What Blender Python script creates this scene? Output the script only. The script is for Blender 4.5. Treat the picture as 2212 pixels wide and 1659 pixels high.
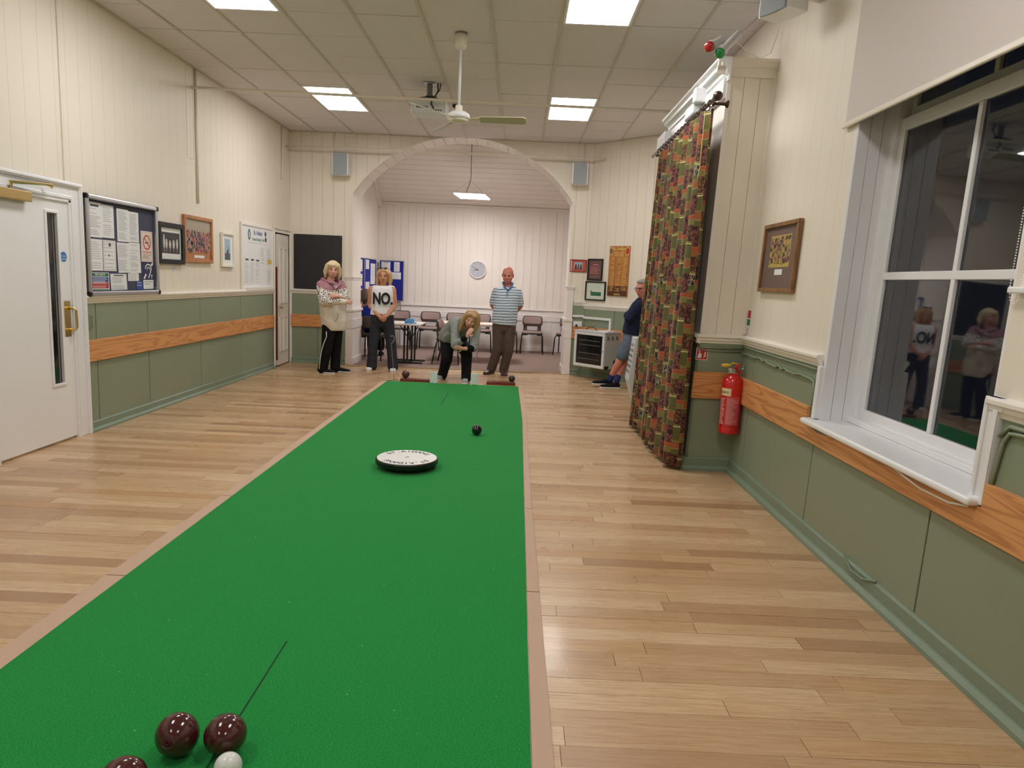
import bpy, bmesh, math, random
from mathutils import Vector, Matrix, noise
random.seed(7)
for o in list(bpy.data.objects): bpy.data.objects.remove(o, do_unlink=True)
SC = bpy.context.scene
COL = SC.collection
# ------------------------------------------------------------------ camera
FPX, YAW, PITCH, ROLL, CAMH = 1512.1, -0.00375, -0.14655, -0.04449, 1.5
_w = Vector((math.sin(YAW)*math.cos(PITCH), math.cos(YAW)*math.cos(PITCH), math.sin(PITCH)))
_r = Vector((math.cos(YAW), -math.sin(YAW), 0)); _d = _w.cross(_r)
CR = math.cos(ROLL)*_r + math.sin(ROLL)*_d
CD = -math.sin(ROLL)*_r + math.cos(ROLL)*_d
cam = bpy.data.objects.new('camera', bpy.data.cameras.new('camera')); COL.objects.link(cam)
cam.data.sensor_width = 36; cam.data.lens = FPX/2212*36; cam.data.clip_start = .05
cam.matrix_world = Matrix(((CR.x, -CD.x, -_w.x, 0), (CR.y, -CD.y, -_w.y, 0), (CR.z, -CD.z, -_w.z, CAMH), (0, 0, 0, 1)))
SC.camera = cam
def at(u, v, Y):
    """point of the room seen at photo pixel (u, v) at distance Y down the hall"""
    d = CR*((u-1106)/FPX) + CD*((v-829.5)/FPX) + _w
    return Vector((0, 0, CAMH)) + d*(Y/d.y)
# ------------------------------------------------------------------ night sky and exposure (the light comes from the LED panels)
wd = bpy.data.worlds.new('night'); SC.world = wd; wd.use_nodes = True
wd.node_tree.nodes['Background'].inputs[0].default_value = (.004, .005, .008, 1)
wd.node_tree.nodes['Background'].inputs[1].default_value = 1
SC.view_settings.view_transform = 'Standard'; SC.view_settings.look = 'None'
SC.view_settings.gamma = 1; SC.view_settings.use_curve_mapping = False
SC.view_settings.exposure = 0.0
CY = SC.cycles; CY.use_adaptive_sampling = True; CY.adaptive_threshold = .06; CY.use_light_tree = False; CY.max_bounces = 6; CY.diffuse_bounces = 4; CY.glossy_bounces = 3; CY.transmission_bounces = 5; CY.caustics_reflective = False; CY.caustics_refractive = False
LAMP = 17.5          # radiance of the hall's LED panels
# ------------------------------------------------------------------ materials
def lin(c): return tuple((x/255/12.92 if x/255 <= .04045 else ((x/255+.055)/1.055)**2.4) for x in c)
MATS = {}
class NT:
    def __init__(s, name):
        s.m = bpy.data.materials.new(name); s.m.use_nodes = True; s.t = s.m.node_tree
        s.b = s.t.nodes['Principled BSDF']; MATS[name] = s.m
    def n(s, typ, **kw):
        nd = s.t.nodes.new(typ)
        for k, v in kw.items():
            if k in nd.inputs: nd.inputs[k].default_value = v
            else: setattr(nd, k, v)
        return nd
    def l(s, a, b): s.t.links.new(a, b)
    def coord(s, kind='Object', scale=(1, 1, 1)):
        tc = s.n('ShaderNodeTexCoord'); mp = s.n('ShaderNodeMapping'); mp.inputs['Scale'].default_value = scale
        s.l(tc.outputs[kind], mp.inputs[0]); return mp.outputs[0]
    def noise(s, vec, scale=5, detail=3, rough=.5, dist=0):
        nd = s.n('ShaderNodeTexNoise'); nd.inputs['Scale'].default_value = scale; nd.inputs['Detail'].default_value = detail
        nd.inputs['Roughness'].default_value = rough; nd.inputs['Distortion'].default_value = dist
        s.l(vec, nd.inputs['Vector']); return nd.outputs['Fac']
    def ramp(s, fac, stops, interp='LINEAR'):
        r = s.n('ShaderNodeValToRGB'); r.color_ramp.interpolation = interp; e = r.color_ramp.elements
        while len(e) < len(stops): e.new(.5)
        for i, (p, c) in enumerate(stops): e[i].position = p; e[i].color = (*c, 1)
        s.l(fac, r.inputs[0]); return r.outputs[0]
    def mix(s, fac, a, b, mode='MIX'):
        m = s.n('ShaderNodeMix', data_type='RGBA', blend_type=mode)
        for sock, v in ((0, fac), (6, a), (7, b)):
            if hasattr(v, 'is_output'): s.l(v, m.inputs[sock])
            elif isinstance(v, tuple): m.inputs[sock].default_value = (*v[:3], 1)
            else: m.inputs[sock].default_value = v
        return m.outputs[2]
    def math(s, op, a, b=0, c=0):
        m = s.n('ShaderNodeMath', operation=op)
        for i, v in enumerate((a, b, c)):
            if hasattr(v, 'is_output'): s.l(v, m.inputs[i])
            else: m.inputs[i].default_value = v
        return m.outputs[0]
    def bump(s, h, st=.2, dist=.01):
        b = s.n('ShaderNodeBump'); b.inputs['Strength'].default_value = st; b.inputs['Distance'].default_value = dist
        s.l(h, b.inputs['Height']); s.l(b.outputs[0], s.b.inputs['Normal'])
    def set(s, **kw):
        for k, v in kw.items():
            k = k.replace('_', ' ')
            if hasattr(v, 'is_output'): s.l(v, s.b.inputs[k])
            else: s.b.inputs[k].default_value = (*v, 1) if isinstance(v, tuple) else v
        return s.m
def paint(name, c, rough=.5, var=.06, vs=3.0, bump=0, bs=40, metal=0, coat=0, spec=.5, rvar=0):
    n = NT(name); c = lin(c); v = n.coord()
    if var:
        f = n.noise(v, vs, 4, .6)
        col = n.mix(f, tuple(x*(1-var) for x in c), tuple(min(1, x*(1+var)) for x in c)); n.set(Base_Color=col)
    else: n.set(Base_Color=c)
    if bump: n.bump(n.noise(v, bs, 3), bump, .004)
    n.set(Roughness=rough, Metallic=metal, Coat_Weight=coat, Specular_IOR_Level=spec)
    return n.m
def glow(name, c, st):
    n = NT(name); n.set(Base_Color=(0.8, .8, .8), Emission_Color=lin(c), Emission_Strength=st); return n.m
def wood(name, c0, c1, axis='Y', rings=9, rough=.45, knots=True, stretch=.07, gscale=60):
    """planed timber with long grain along one axis"""
    n = NT(name); a = [1, 1, 1]; a['XYZ'.index(axis)] = stretch
    v = n.coord('Object', tuple(a)); f = n.noise(v, rings, 3, .5, .6)
    w = n.math('FRACT', n.math('MULTIPLY', f, 9.0)); w = n.math('SMOOTH_MIN', w, n.math('SUBTRACT', 1.0, w), .25)
    b = [1, 1, 1]; b['XYZ'.index(axis)] = .03
    g = n.noise(n.coord('Object', tuple(b)), gscale, 4, .6)
    col = n.ramp(n.math('ADD', n.math('MULTIPLY', w, 1.2), n.math('MULTIPLY', g, .5)), [(.22, lin(c1)), (.55, lin(c0)), (1, tuple(min(1, x*1.12) for x in lin(c0)))])
    n.set(Base_Color=col, Roughness=rough); n.bump(g, .08, .002); return n.m
def metal(name, c, rough=.3): return paint(name, c, rough, 0, metal=1)
M = MATS
# walls and ceiling
paint('cream_wall', (239, 230, 216), .5, .03, 2.0)
paint('cream_gloss', (236, 228, 214), .35, .03, 4.0)
paint('annex_wall', (243, 235, 226), .5, .03, 2.0)
paint('annex_trim', (240, 233, 228), .35, .03)
paint('white_gloss', (240, 240, 242), .3, .03, 5.0)
paint('warm_white', (240, 235, 226), .38, .04, 5.0)
paint('green_dado', (138, 150, 126), .42, .05, 3.0, .05, 30)
paint('green_skirt', (126, 144, 124), .35, .1, 9.0, .1, 60)
paint('ceiling_tile', (228, 222, 224), .9, .03, 8.0, .35, 220, spec=.1)
paint('ceiling_bar', (206, 200, 190), .6, .05)
paint('dark_gap', (88, 80, 70), .9, 0)
paint('sub_floor', (120, 88, 58), .8, 0)
wood('pine', (216, 154, 98), (186, 122, 72), 'Y', 9, .42)
wood('pine_x', (216, 152, 96), (186, 120, 70), 'X', 9, .42)
paint('panel_grey', (120, 120, 118), .5, .05)
glow('led', (255, 252, 250), LAMP); glow('led_mid', (255, 252, 250), LAMP*.9); glow('led_low', (255, 252, 250), LAMP*.6)
paint('black_plastic', (20, 20, 21), .35, .1)
paint('black_metal', (26, 24, 24), .4, .1)
paint('near_black', (10, 10, 12), .5, 0)
paint('night', (6, 6, 8), .9, 0)
metal('chrome', (215, 215, 218), .15); metal('brass', (232, 208, 146), .2); metal('brass_satin', (208, 182, 128), .35); metal('aluminium', (196, 198, 202), .35)
paint('paper', (236, 236, 238), .7, .03, 6.0); paint('ink', (70, 70, 78), .8, 0); paint('ink_soft', (176, 176, 184), .8, 0)
paint('red_print', (190, 44, 40), .6, 0); paint('blue_print', (52, 80, 160), .6, 0); paint('green_print', (40, 110, 86), .6, 0)
paint('sky_print', (60, 120, 190), .5, 0); paint('yellow_print', (226, 190, 70), .6, 0)
# ------------------------------------------------------------------ mesh builder
LEAN = .0275        # the right-hand wall of the hall leans outwards a little
class MB:
    def __init__(s): s.v = []; s.f = []; s.uv = {}; s.fm = []
    def add(s, vs, fs):
        o = len(s.v); s.v += [Vector(x) for x in vs]; s.f += [tuple(i+o for i in f) for f in fs]; return s
    def box(s, x0, x1, y0, y1, z0, z1):
        return s.add([(x0, y0, z0), (x1, y0, z0), (x1, y1, z0), (x0, y1, z0), (x0, y0, z1), (x1, y0, z1), (x1, y1, z1), (x0, y1, z1)],
                     [(0, 3, 2, 1), (4, 5, 6, 7), (0, 1, 5, 4), (1, 2, 6, 5), (2, 3, 7, 6), (3, 0, 4, 7)])
    def prism(s, poly, a, b):
        """closed polygon points poly (3D) swept from offset vector a to b"""
        n = len(poly); a = Vector(a); b = Vector(b); P = [Vector(p) for p in poly]
        return s.add([p+a for p in P]+[p+b for p in P], [tuple(reversed(range(n))), tuple(range(n, 2*n))]+[(i, (i+1) % n, n+(i+1) % n, n+i) for i in range(n)])
    def rings(s, R, cap=True):
        n = len(R[0]); vs = [p for r in R for p in r]; fs = []
        for k in range(len(R)-1):
            for i in range(n): fs.append((k*n+i, k*n+(i+1) % n, (k+1)*n+(i+1) % n, (k+1)*n+i))
        if cap: fs += [tuple(reversed(range(n))), tuple(range((len(R)-1)*n, len(R)*n))]
        return s.add(vs, fs)
    def tube(s, pts, r, n=10, round_=False, flat=1.0, up=None):
        P = [Vector(p) for p in pts]; m = len(P); r = list(r) if hasattr(r, '__len__') else [r]*m
        if round_:
            d0 = (P[0]-P[1]).normalized(); d1 = (P[-1]-P[-2]).normalized()
            P = [P[0]+d0*r[0]*.95, P[0]+d0*r[0]*.6]+P+[P[-1]+d1*r[-1]*.6, P[-1]+d1*r[-1]*.95]
            r = [r[0]*.3, r[0]*.8]+r+[r[-1]*.8, r[-1]*.3]; m += 4
        R = []; prev = None
        for i in range(m):
            t = (P[min(i+1, m-1)]-P[max(i-1, 0)]).normalized()
            if prev is None:
                a = Vector(up) if up else (Vector((0, 0, 1)) if abs(t.z) < .9 else Vector((1, 0, 0)))
            else: a = prev
            a = (a-t*a.dot(t)).normalized(); prev = a; b = t.cross(a)
            R.append([P[i]+a*(math.cos(2*math.pi*k/n)*r[i]*flat)+b*(math.sin(2*math.pi*k/n)*r[i]) for k in range(n)])
        return s.rings(R)
    def lathe(s, prof, c=(0, 0, 0), n=24, axis=(0, 0, 1)):
        """profile of (radius, height) turned about an axis through c"""
        ax = Vector(axis).normalized(); a = ax.orthogonal().normalized(); b = ax.cross(a); c = Vector(c)
        return s.rings([[c+ax*h+a*(math.cos(2*math.pi*k/n)*max(r, 1e-4))+b*(math.sin(2*math.pi*k/n)*max(r, 1e-4)) for k in range(n)] for r, h in prof])
    def ell(s, c, r, ax=None, n=14, m=9):
        """ellipsoid; ax: three axes"""
        c = Vector(c); X, Y, Z = ax if ax else (Vector((1, 0, 0)), Vector((0, 1, 0)), Vector((0, 0, 1)))
        R = []
        for j in range(m+1):
            t = math.pi*j/m; rr = max(math.sin(t), .02)
            R.append([c-Z*(math.cos(t)*r[2])+X*(math.cos(2*math.pi*k/n)*rr*r[0])+Y*(math.sin(2*math.pi*k/n)*rr*r[1]) for k in range(n)])
        return s.rings(R)
    def loft(s, st, n=20, p=2.4):
        """closed loft of super-ellipses: stations (centre, half width, half depth, lateral axis, depth axis)"""
        R = []
        for c, a, b, la, fa in st:
            ring = []
            for k in range(n):
                t = 2*math.pi*k/n; ct, sn = math.cos(t), math.sin(t)
                ring.append(Vector(c)+Vector(la)*(a*math.copysign(abs(ct)**(2/p), ct))+Vector(fa)*(b*math.copysign(abs(sn)**(2/p), sn)))
            R.append(ring)
        return s.rings(R)
    def xf(s, mtx): s.v = [mtx @ v for v in s.v]; return s
    def lean(s): s.v = [Vector((v.x+LEAN*v.z, v.y, v.z)) for v in s.v]; return s
def world_loc(o):
    p = Vector((0, 0, 0))
    while o: p += o.location; o = o.parent
    return p
def tag(o, label=None, cat=None, group=None, kind=None):
    if label: o['label'] = label
    if cat: o['category'] = cat
    if group: o['group'] = group
    if kind: o['kind'] = kind
    return o
def empty(name, loc, label=None, cat=None, group=None, kind=None):
    o = bpy.data.objects.new(name, None); COL.objects.link(o); o.location = loc; o.empty_display_size = .05
    return tag(o, label, cat, group, kind)
def build(name, mb, mat, parent=None, bevel=0, smooth=False, seg=2, normals=True, kind=None):
    """one mesh object from builder coordinates; a top-level one gets its origin at the middle of its base"""
    vs = mb.v
    if parent: O = world_loc(parent)
    else:
        xs = [v.x for v in vs]; ys = [v.y for v in vs]; zs = [v.z for v in vs]
        O = Vector(((min(xs)+max(xs))/2, (min(ys)+max(ys))/2, min(zs)))
    me = bpy.data.meshes.new(name); me.from_pydata([v-O for v in vs], [], mb.f)
    for mm in (mat if isinstance(mat, (list, tuple)) else [mat]): me.materials.append(M[mm] if isinstance(mm, str) else mm)
    if normals:
        bm = bmesh.new(); bm.from_mesh(me); bmesh.ops.recalc_face_normals(bm, faces=bm.faces); bm.to_mesh(me); bm.free()
    if mb.fm:
        for i, k in enumerate(mb.fm): me.polygons[i].material_index = k
    if smooth: me.shade_smooth()
    o = bpy.data.objects.new(name, me); COL.objects.link(o); o.location = O if not parent else (0, 0, 0); o.parent = parent
    if bevel:
        b = o.modifiers.new('bevel', 'BEVEL'); b.width = bevel; b.segments = seg; b.limit_method = 'ANGLE'; b.angle_limit = .6
    if kind: o['kind'] = kind
    return o
def struct(name, mb, mat, parent=None, **kw):
    o = build(name, mb, mat, parent, **kw)
    if not parent: o['kind'] = 'structure'
    return o
def dup(root, loc, rotz=0, label=None, group=None):
    r = root.copy(); COL.objects.link(r); r.location = loc; r.rotation_euler = (0, 0, rotz)
    tag(r, label, None, group)
    for ch in list(root.children):
        c = ch.copy(); COL.objects.link(c); c.parent = r
        for g in list(ch.children):
            d = g.copy(); COL.objects.link(d); d.parent = c
    return r
class Face:
    """a wall plane: u to the right as one faces it, v up, n out of the wall"""
    def __init__(s, o, u, n, lean=0): s.o = Vector(o); s.u = Vector(u).normalized(); s.n = Vector(n).normalized(); s.lean = lean
    def p(s, u, v, n=0):
        q = s.o+s.u*u+Vector((0, 0, v))+s.n*n
        if s.lean: q.x += LEAN*q.z
        return q
    def box(s, mb, u0, u1, v0, v1, n0, n1):
        P = s.p
        return mb.add([P(u0, v0, n0), P(u1, v0, n0), P(u1, v0, n1), P(u0, v0, n1), P(u0, v1, n0), P(u1, v1, n0), P(u1, v1, n1), P(u0, v1, n1)],
                      [(0, 3, 2, 1), (4, 5, 6, 7), (0, 1, 5, 4), (1, 2, 6, 5), (2, 3, 7, 6), (3, 0, 4, 7)])
    def poly(s, mb, pts, n0, n1):
        n = len(pts); return mb.add([s.p(a, b, n0) for a, b in pts]+[s.p(a, b, n1) for a, b in pts], [tuple(reversed(range(n))), tuple(range(n, 2*n))]+[(i, (i+1) % n, n+(i+1) % n, n+i) for i in range(n)])
    def disc(s, mb, u, v, r, n0, n1, k=24, ry=None):
        return s.poly(mb, [(u+r*math.cos(2*math.pi*i/k), v+(ry or r)*math.sin(2*math.pi*i/k)) for i in range(k)], n0, n1)
    def ring(s, mb, u, v, r0, r1, n0, n1, k=32):
        c = [(math.cos(2*math.pi*i/k), math.sin(2*math.pi*i/k)) for i in range(k)]
        for i in range(k):
            a, b = c[i], c[(i+1) % k]
            s.poly(mb, [(u+r0*a[0], v+r0*a[1]), (u+r1*a[0], v+r1*a[1]), (u+r1*b[0], v+r1*b[1]), (u+r0*b[0], v+r0*b[1])], n0, n1)
        return mb
    def frame(s, mb, u0, u1, v0, v1, w, n0, n1, wb=None):
        wb = wb or w
        for q in ((u0, u1, v1-w, v1), (u0, u1, v0, v0+wb), (u0, u0+w, v0+wb, v1-w), (u1-w, u1, v0+wb, v1-w)): s.box(mb, *q, n0, n1)
        return mb
    def text(s, name, body, size, u, v, n, mat, parent, align='CENTER', th=.0006, sx=1.0, ang=0, bold=0):
        cu = bpy.data.curves.new('t', 'FONT'); cu.body = body; cu.size = size; cu.align_x = align; cu.align_y = 'CENTER'; cu.extrude = th; cu.resolution_u = 3 if size < .2 else 8; cu.offset = bold
        t = bpy.data.objects.new('t', cu); COL.objects.link(t); bpy.context.view_layer.update()
        me = bpy.data.meshes.new_from_object(t.evaluated_get(bpy.context.evaluated_depsgraph_get()))
        ca, sa = math.cos(ang), math.sin(ang); mb = MB()
        mb.add([s.p(u+(q.co.x*sx)*ca-q.co.y*sa, v+(q.co.x*sx)*sa+q.co.y*ca, n+q.co.z) for q in me.vertices], [tuple(p.vertices) for p in me.polygons])
        bpy.data.objects.remove(t, do_unlink=True); bpy.data.curves.remove(cu); bpy.data.meshes.remove(me)
        return build(name, mb, mat, parent, normals=False)
WL = Face((-3.76, 0, 0), (0, 1, 0), (1, 0, 0))               # left wall: u = distance down the hall
WB = Face((0, 11.57, 0), (1, 0, 0), (0, -1, 0))              # far wall
WR = Face((1.835, 0, 0), (0, -1, 0), (-1, 0, 0), 1)          # right wall: u = -distance
WP = Face((0, 5.74, 0), (1, 0, 0), (0, -1, 0), 1)            # near face of the boxed-out bay
WA = Face((1.10, 11.57, 0), (.83, -.85, 0), (-.85, -.83, 0)) # canted corner
WX = Face((0, 15.2, 0), (1, 0, 0), (0, -1, 0))               # annex back wall
WXL = Face((-3.05, 0, 0), (0, 1, 0), (1, 0, 0))              # annex left wall
CEIL = 3.70
# ------------------------------------------------------------------ more surface materials
def floor_mat():
    n = NT('oak_plank'); g = n.n('ShaderNodeNewGeometry'); a = n.n('ShaderNodeAttribute'); a.attribute_name = 'tone'
    t = a.outputs['Fac']; sh = n.n('ShaderNodeVectorMath', operation='MULTIPLY_ADD')
    cb = n.n('ShaderNodeCombineXYZ'); n.l(n.math('MULTIPLY', t, 37.0), cb.inputs[0]); n.l(n.math('MULTIPLY', t, 91.0), cb.inputs[1])
    n.l(g.outputs['Position'], sh.inputs[0]); sh.inputs[1].default_value = (.9, 14, 1); n.l(cb.outputs[0], sh.inputs[2])
    big = n.noise(sh.outputs[0], 1.6, 5, .65, .4)
    s2 = n.n('ShaderNodeVectorMath', operation='MULTIPLY_ADD'); n.l(g.outputs['Position'], s2.inputs[0]); s2.inputs[1].default_value = (3.2, 75, 1); n.l(cb.outputs[0], s2.inputs[2])
    fine = n.noise(s2.outputs[0], 1.5, 5, .7)
    col = n.ramp(t, [(0, lin((168, 132, 98))), (.18, lin((196, 162, 124))), (.6, lin((212, 180, 140))), (.85, lin((224, 196, 158))), (1, lin((194, 152, 106)))])
    col = n.mix(n.ramp(big, [(.25, (.35, .35, .35)), (.7, (0, 0, 0))]), col, lin((180, 134, 92)))
    col = n.mix(n.ramp(fine, [(.34, (.6, .6, .6)), (.56, (0, 0, 0))]), col, lin((158, 118, 84)))
    kn = n.n('ShaderNodeTexVoronoi'); kn.inputs['Scale'].default_value = 1.0
    s3 = n.n('ShaderNodeVectorMath', operation='MULTIPLY_ADD'); n.l(g.outputs['Position'], s3.inputs[0]); s3.inputs[1].default_value = (1.5, 5, 1); n.l(cb.outputs[0], s3.inputs[2]); n.l(s3.outputs[0], kn.inputs['Vector'])
    col = n.mix(n.ramp(kn.outputs['Distance'], [(.014, (.85, .85, .85)), (.04, (0, 0, 0))]), col, lin((92, 60, 38)))
    rg = n.ramp(n.noise(n.coord('Object', (1, 1, 1)), 3, 3), [(.3, (.24,)*3), (.7, (.36,)*3)])
    n.set(Base_Color=col, Roughness=rg, Coat_Weight=.15, Coat_Roughness=.12); n.bump(fine, .05, .001)
floor_mat()
def baize():
    n = NT('green_baize'); v = n.coord(); f = n.noise(n.coord('Object', (160, 330, 1)), 1, 3, .7); h = n.noise(v, 5, 3); st = n.noise(n.coord('Object', (45, 190, 1)), 1, 4, .7)
    c = n.mix(n.ramp(f, [(.36, (0, 0, 0)), (.64, (1, 1, 1))]), lin((14, 112, 44)), lin((46, 164, 80))); c = n.mix(n.math('MULTIPLY', h, .35), c, lin((28, 132, 60)))
    c = n.mix(n.ramp(st, [(.58, (0, 0, 0)), (.75, (.5, .5, .5))]), c, lin((80, 180, 110)))
    sp = n.n('ShaderNodeTexVoronoi'); sp.inputs['Scale'].default_value = 9; n.l(v, sp.inputs['Vector'])
    c = n.mix(n.ramp(sp.outputs['Distance'], [(.02, (.8, .8, .8)), (.03, (0, 0, 0))]), c, lin((170, 215, 180)))
    n.set(Base_Color=c, Roughness=.95, Specular_IOR_Level=.1, Sheen_Weight=.12, Sheen_Roughness=.4); n.bump(f, .5, .003)
baize()
def pile(name, c0, c1, sc=300):
    n = NT(name); v = n.coord(); f = n.noise(v, sc, 3, .7); n.set(Base_Color=n.mix(f, lin(c0), lin(c1)), Roughness=1.0, Specular_IOR_Level=.1); n.bump(f, .5, .004)
pile('annex_carpet', (120, 100, 92), (172, 150, 140))
paint('mat_tan', (198, 168, 146), .8, .05, 6.0, .1, 90)
paint('line_dark', (14, 52, 26), .9, 0)
# ------------------------------------------------------------------ floor
fl = struct('floor', MB().box(-4.1, 2.3, -4, 12.2, -.06, -.012), 'sub_floor')
planks = []
PW = .1; y = -1.0
while y < 11.62:
    x = -3.80-random.random()*1.0
    while x < 2.0:
        L = random.uniform(.55, 1.5); x1 = min(x+L, 2.02); a0, a1 = max(x, -3.80), x1
        if a1 > a0+.02 and not (y+PW < 9.8 and y > .8 and a0 > -1.83 and a1 < .05):
            tone = random.random(); planks.append((a0, a1, y, y+PW, tone, random.uniform(-.0006, .0006)))
        x = x1+.0001
        if x1 >= 2.0: break
    y += PW
def in_view(p):
    c = Vector((min(max((p[0]+p[1])/2, p[0]), p[1]), p[2]+.05, 0))-Vector((0, 0, CAMH)); w = c.dot(_w)
    if w < .3: return False
    u = 1106+FPX*c.dot(CR)/w; v = 829.5+FPX*c.dot(CD)/w
    return -120 < u < 2330 and v < 1720
near = sorted([p for p in planks if in_view(p)], key=lambda p: (p[2]**2+((p[0]+p[1])/2)**2)/(p[1]-p[0]))[:300]
ns = set(id(p) for p in near)
def plank_mb(p, mb=None):
    mb = mb or MB(); g = .0008
    return mb.box(p[0]+g, p[1]-g, p[2]+g*.6, p[3]-g*.6, -.012, p[5])
def tone_attr(o, tones):
    a = o.data.attributes.new('tone', 'FLOAT', 'POINT')
    for i, t in enumerate(tones): a.data[i].value = t
for p in near:
    o = build('plank', plank_mb(p), 'oak_plank', fl); tone_attr(o, [p[4]]*8)
mb = MB(); tn = []
for p in planks:
    if id(p) not in ns: plank_mb(p, mb); tn += [p[4]]*8
o = build('plank_field', mb, 'oak_plank', fl); o['kind'] = 'stuff'; tone_attr(o, tn)
struct('floor_annex', MB().box(-3.05, 1.6, 11.52, 15.2, -.05, .004), 'annex_carpet')
th = MB(); th.add([(-2.75, 11.33, .004), (.84, 11.54, .004), (.84, 11.58, .004), (-2.75, 11.37, .004), (-2.75, 11.34, .012), (.84, 11.55, .012), (.84, 11.57, .012), (-2.75, 11.36, .012)],
      [(0, 3, 2, 1), (4, 5, 6, 7), (0, 1, 5, 4), (1, 2, 6, 5), (2, 3, 7, 6), (3, 0, 4, 7)])
struct('trim_1', th, 'brass')
# ------------------------------------------------------------------ ceiling of loose tiles on a grid
ce = struct('ceiling', MB().box(-4, 2.2, -4.1, 11.7, CEIL+.06, CEIL+.12), 'dark_gap')
GX = [-3.76]+[-3.3358+.6*i for i in range(9)]+[2.02]
GY = [-4.0]+[6.4026+.6*j for j in range(-17, 9)]+[11.575]
LIT = {}
for ci in (2, 7):
    for j0 in (-2, 4, -8, -14): LIT[(ci, j0)] = 1; LIT[(ci, j0+1)] = 1
tile_cache = {}
for ci in range(len(GX)-1):
    for rj in range(len(GY)-1):
        if (ci, rj-18) in LIT: continue
        w, d = GX[ci+1]-GX[ci], GY[rj+1]-GY[rj]; key = (round(w, 2), round(d, 2)); c = Vector(((GX[ci]+GX[ci+1])/2, (GY[rj]+GY[rj+1])/2, 0))
        dz = random.choice((0, 0, 0, .002, .003))
        if key not in tile_cache:
            tile_cache[key] = build('ceiling_tile', MB().box(-w/2+.004, w/2-.004, -d/2+.004, d/2-.004, CEIL+.006, CEIL+.02).xf(Matrix.Translation((ce.location.x, ce.location.y, 0))), 'ceiling_tile', ce)
            o = tile_cache[key]
        else:
            o = tile_cache[key].copy(); COL.objects.link(o)
        o.location = (c.x-ce.location.x, c.y-ce.location.y, dz)
for x in GX[1:-1]:
    build('ceiling_bar', MB().box(x-.013, x+.013, -4, 11.57, CEIL-.002, CEIL+.008), 'ceiling_bar', ce)
build('ceiling_edge', MB().box(-3.76, -3.735, -4, 11.57, CEIL-.004, CEIL+.006), 'ceiling_bar', ce)
def led_panel(name, x0, x1, y0, y1, z, label, group, em='led'):
    r = empty(name, ((x0+x1)/2, (y0+y1)/2, z), label, 'light', group)
    f = MB(); e = .022
    for q in ((x0, x1, y0, y0+e), (x0, x1, y1-e, y1), (x0, x0+e, y0+e, y1-e), (x1-e, x1, y0+e, y1-e)): f.box(*q, z-.004, z+.02)
    build('frame', f, 'white_gloss', r); build('diffuser', MB().box(x0+e, x1-e, y0+e, y1-e, z, z+.012), em, r)
for ci, side in ((2, 'left'), (7, 'right')):
    for j0, wh in ((-2, 'nearest the camera'), (4, 'beyond the fan near the arch'), (-8, 'overhead behind the ceiling edge of the view'), (-14, 'at the near end of the hall')):
        led_panel('ceiling_light', GX[ci]+.012, GX[ci+1]-.012, 6.4026+.6*j0+.006, 6.4026+.6*(j0+2)-.006, CEIL-.001, 'white LED ceiling panel in the %s row, %s' % (side, wh), 'LED ceiling panels', 'led_low' if j0 < -10 else 'led_mid' if j0 < -4 else 'led')
# ------------------------------------------------------------------ wall helpers
def mould(F, mb, prof, u0, u1):
    """moulding profile of (n, v) run from u0 to u1"""
    n = len(prof)
    return mb.add([F.p(u0, v, k) for k, v in prof]+[F.p(u1, v, k) for k, v in prof], [tuple(range(n)), tuple(reversed(range(n, 2*n)))]+[(i, (i+1) % n, n+(i+1) % n, n+i) for i in range(n)])
DADO = [(0, 1.135), (.018, 1.14), (.022, 1.155), (.03, 1.165), (.032, 1.18), (.045, 1.19), (.045, 1.205), (.03, 1.213), (0, 1.215)]
SKIRT = [(0, 0), (.05, 0), (.048, .018), (.034, .034), (.024, .036), (.024, .082), (.016, .092), (0, .094)]
def tboards(F, wall, u0, u1, v0, v1, w, mat, gap=.003, jit=.012, skip=()):
    """upright tongue-and-groove boards, each a piece of the wall"""
    u = u0
    while u < u1-.001:
        e = min(u+w+random.uniform(-jit, jit), u1)
        if u1-e < w*.35: e = u1
        spans = [(v0, v1)]
        for a, b, c, d in skip:
            if u >= a-.01 and e <= b+.01:
                spans = [(p, q) for s0, s1 in spans for p, q in ((s0, min(s1, c)), (max(s0, d), s1)) if q-p > .02]
        for p, q in spans:
            m = MB(); F.box(m, u+gap/2, e-gap/2, p, q, -.012, 0); build('wall_board', m, mat, wall)
        u = e
def dado(F, wall, joints, v1=1.14, v0=.09, n1=.01, mat='green_dado', gap=.010):
    m = MB(); F.box(m, joints[0], joints[-1], v0, v1, -.011, .002); build('dado_backing', m, mat, wall)
    for a, b in zip(joints, joints[1:]):
        m = MB(); F.box(m, a+gap/2, b-gap/2, v0, v1, .002, n1); build('dado_panel', m, mat, wall, bevel=.003)
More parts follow.
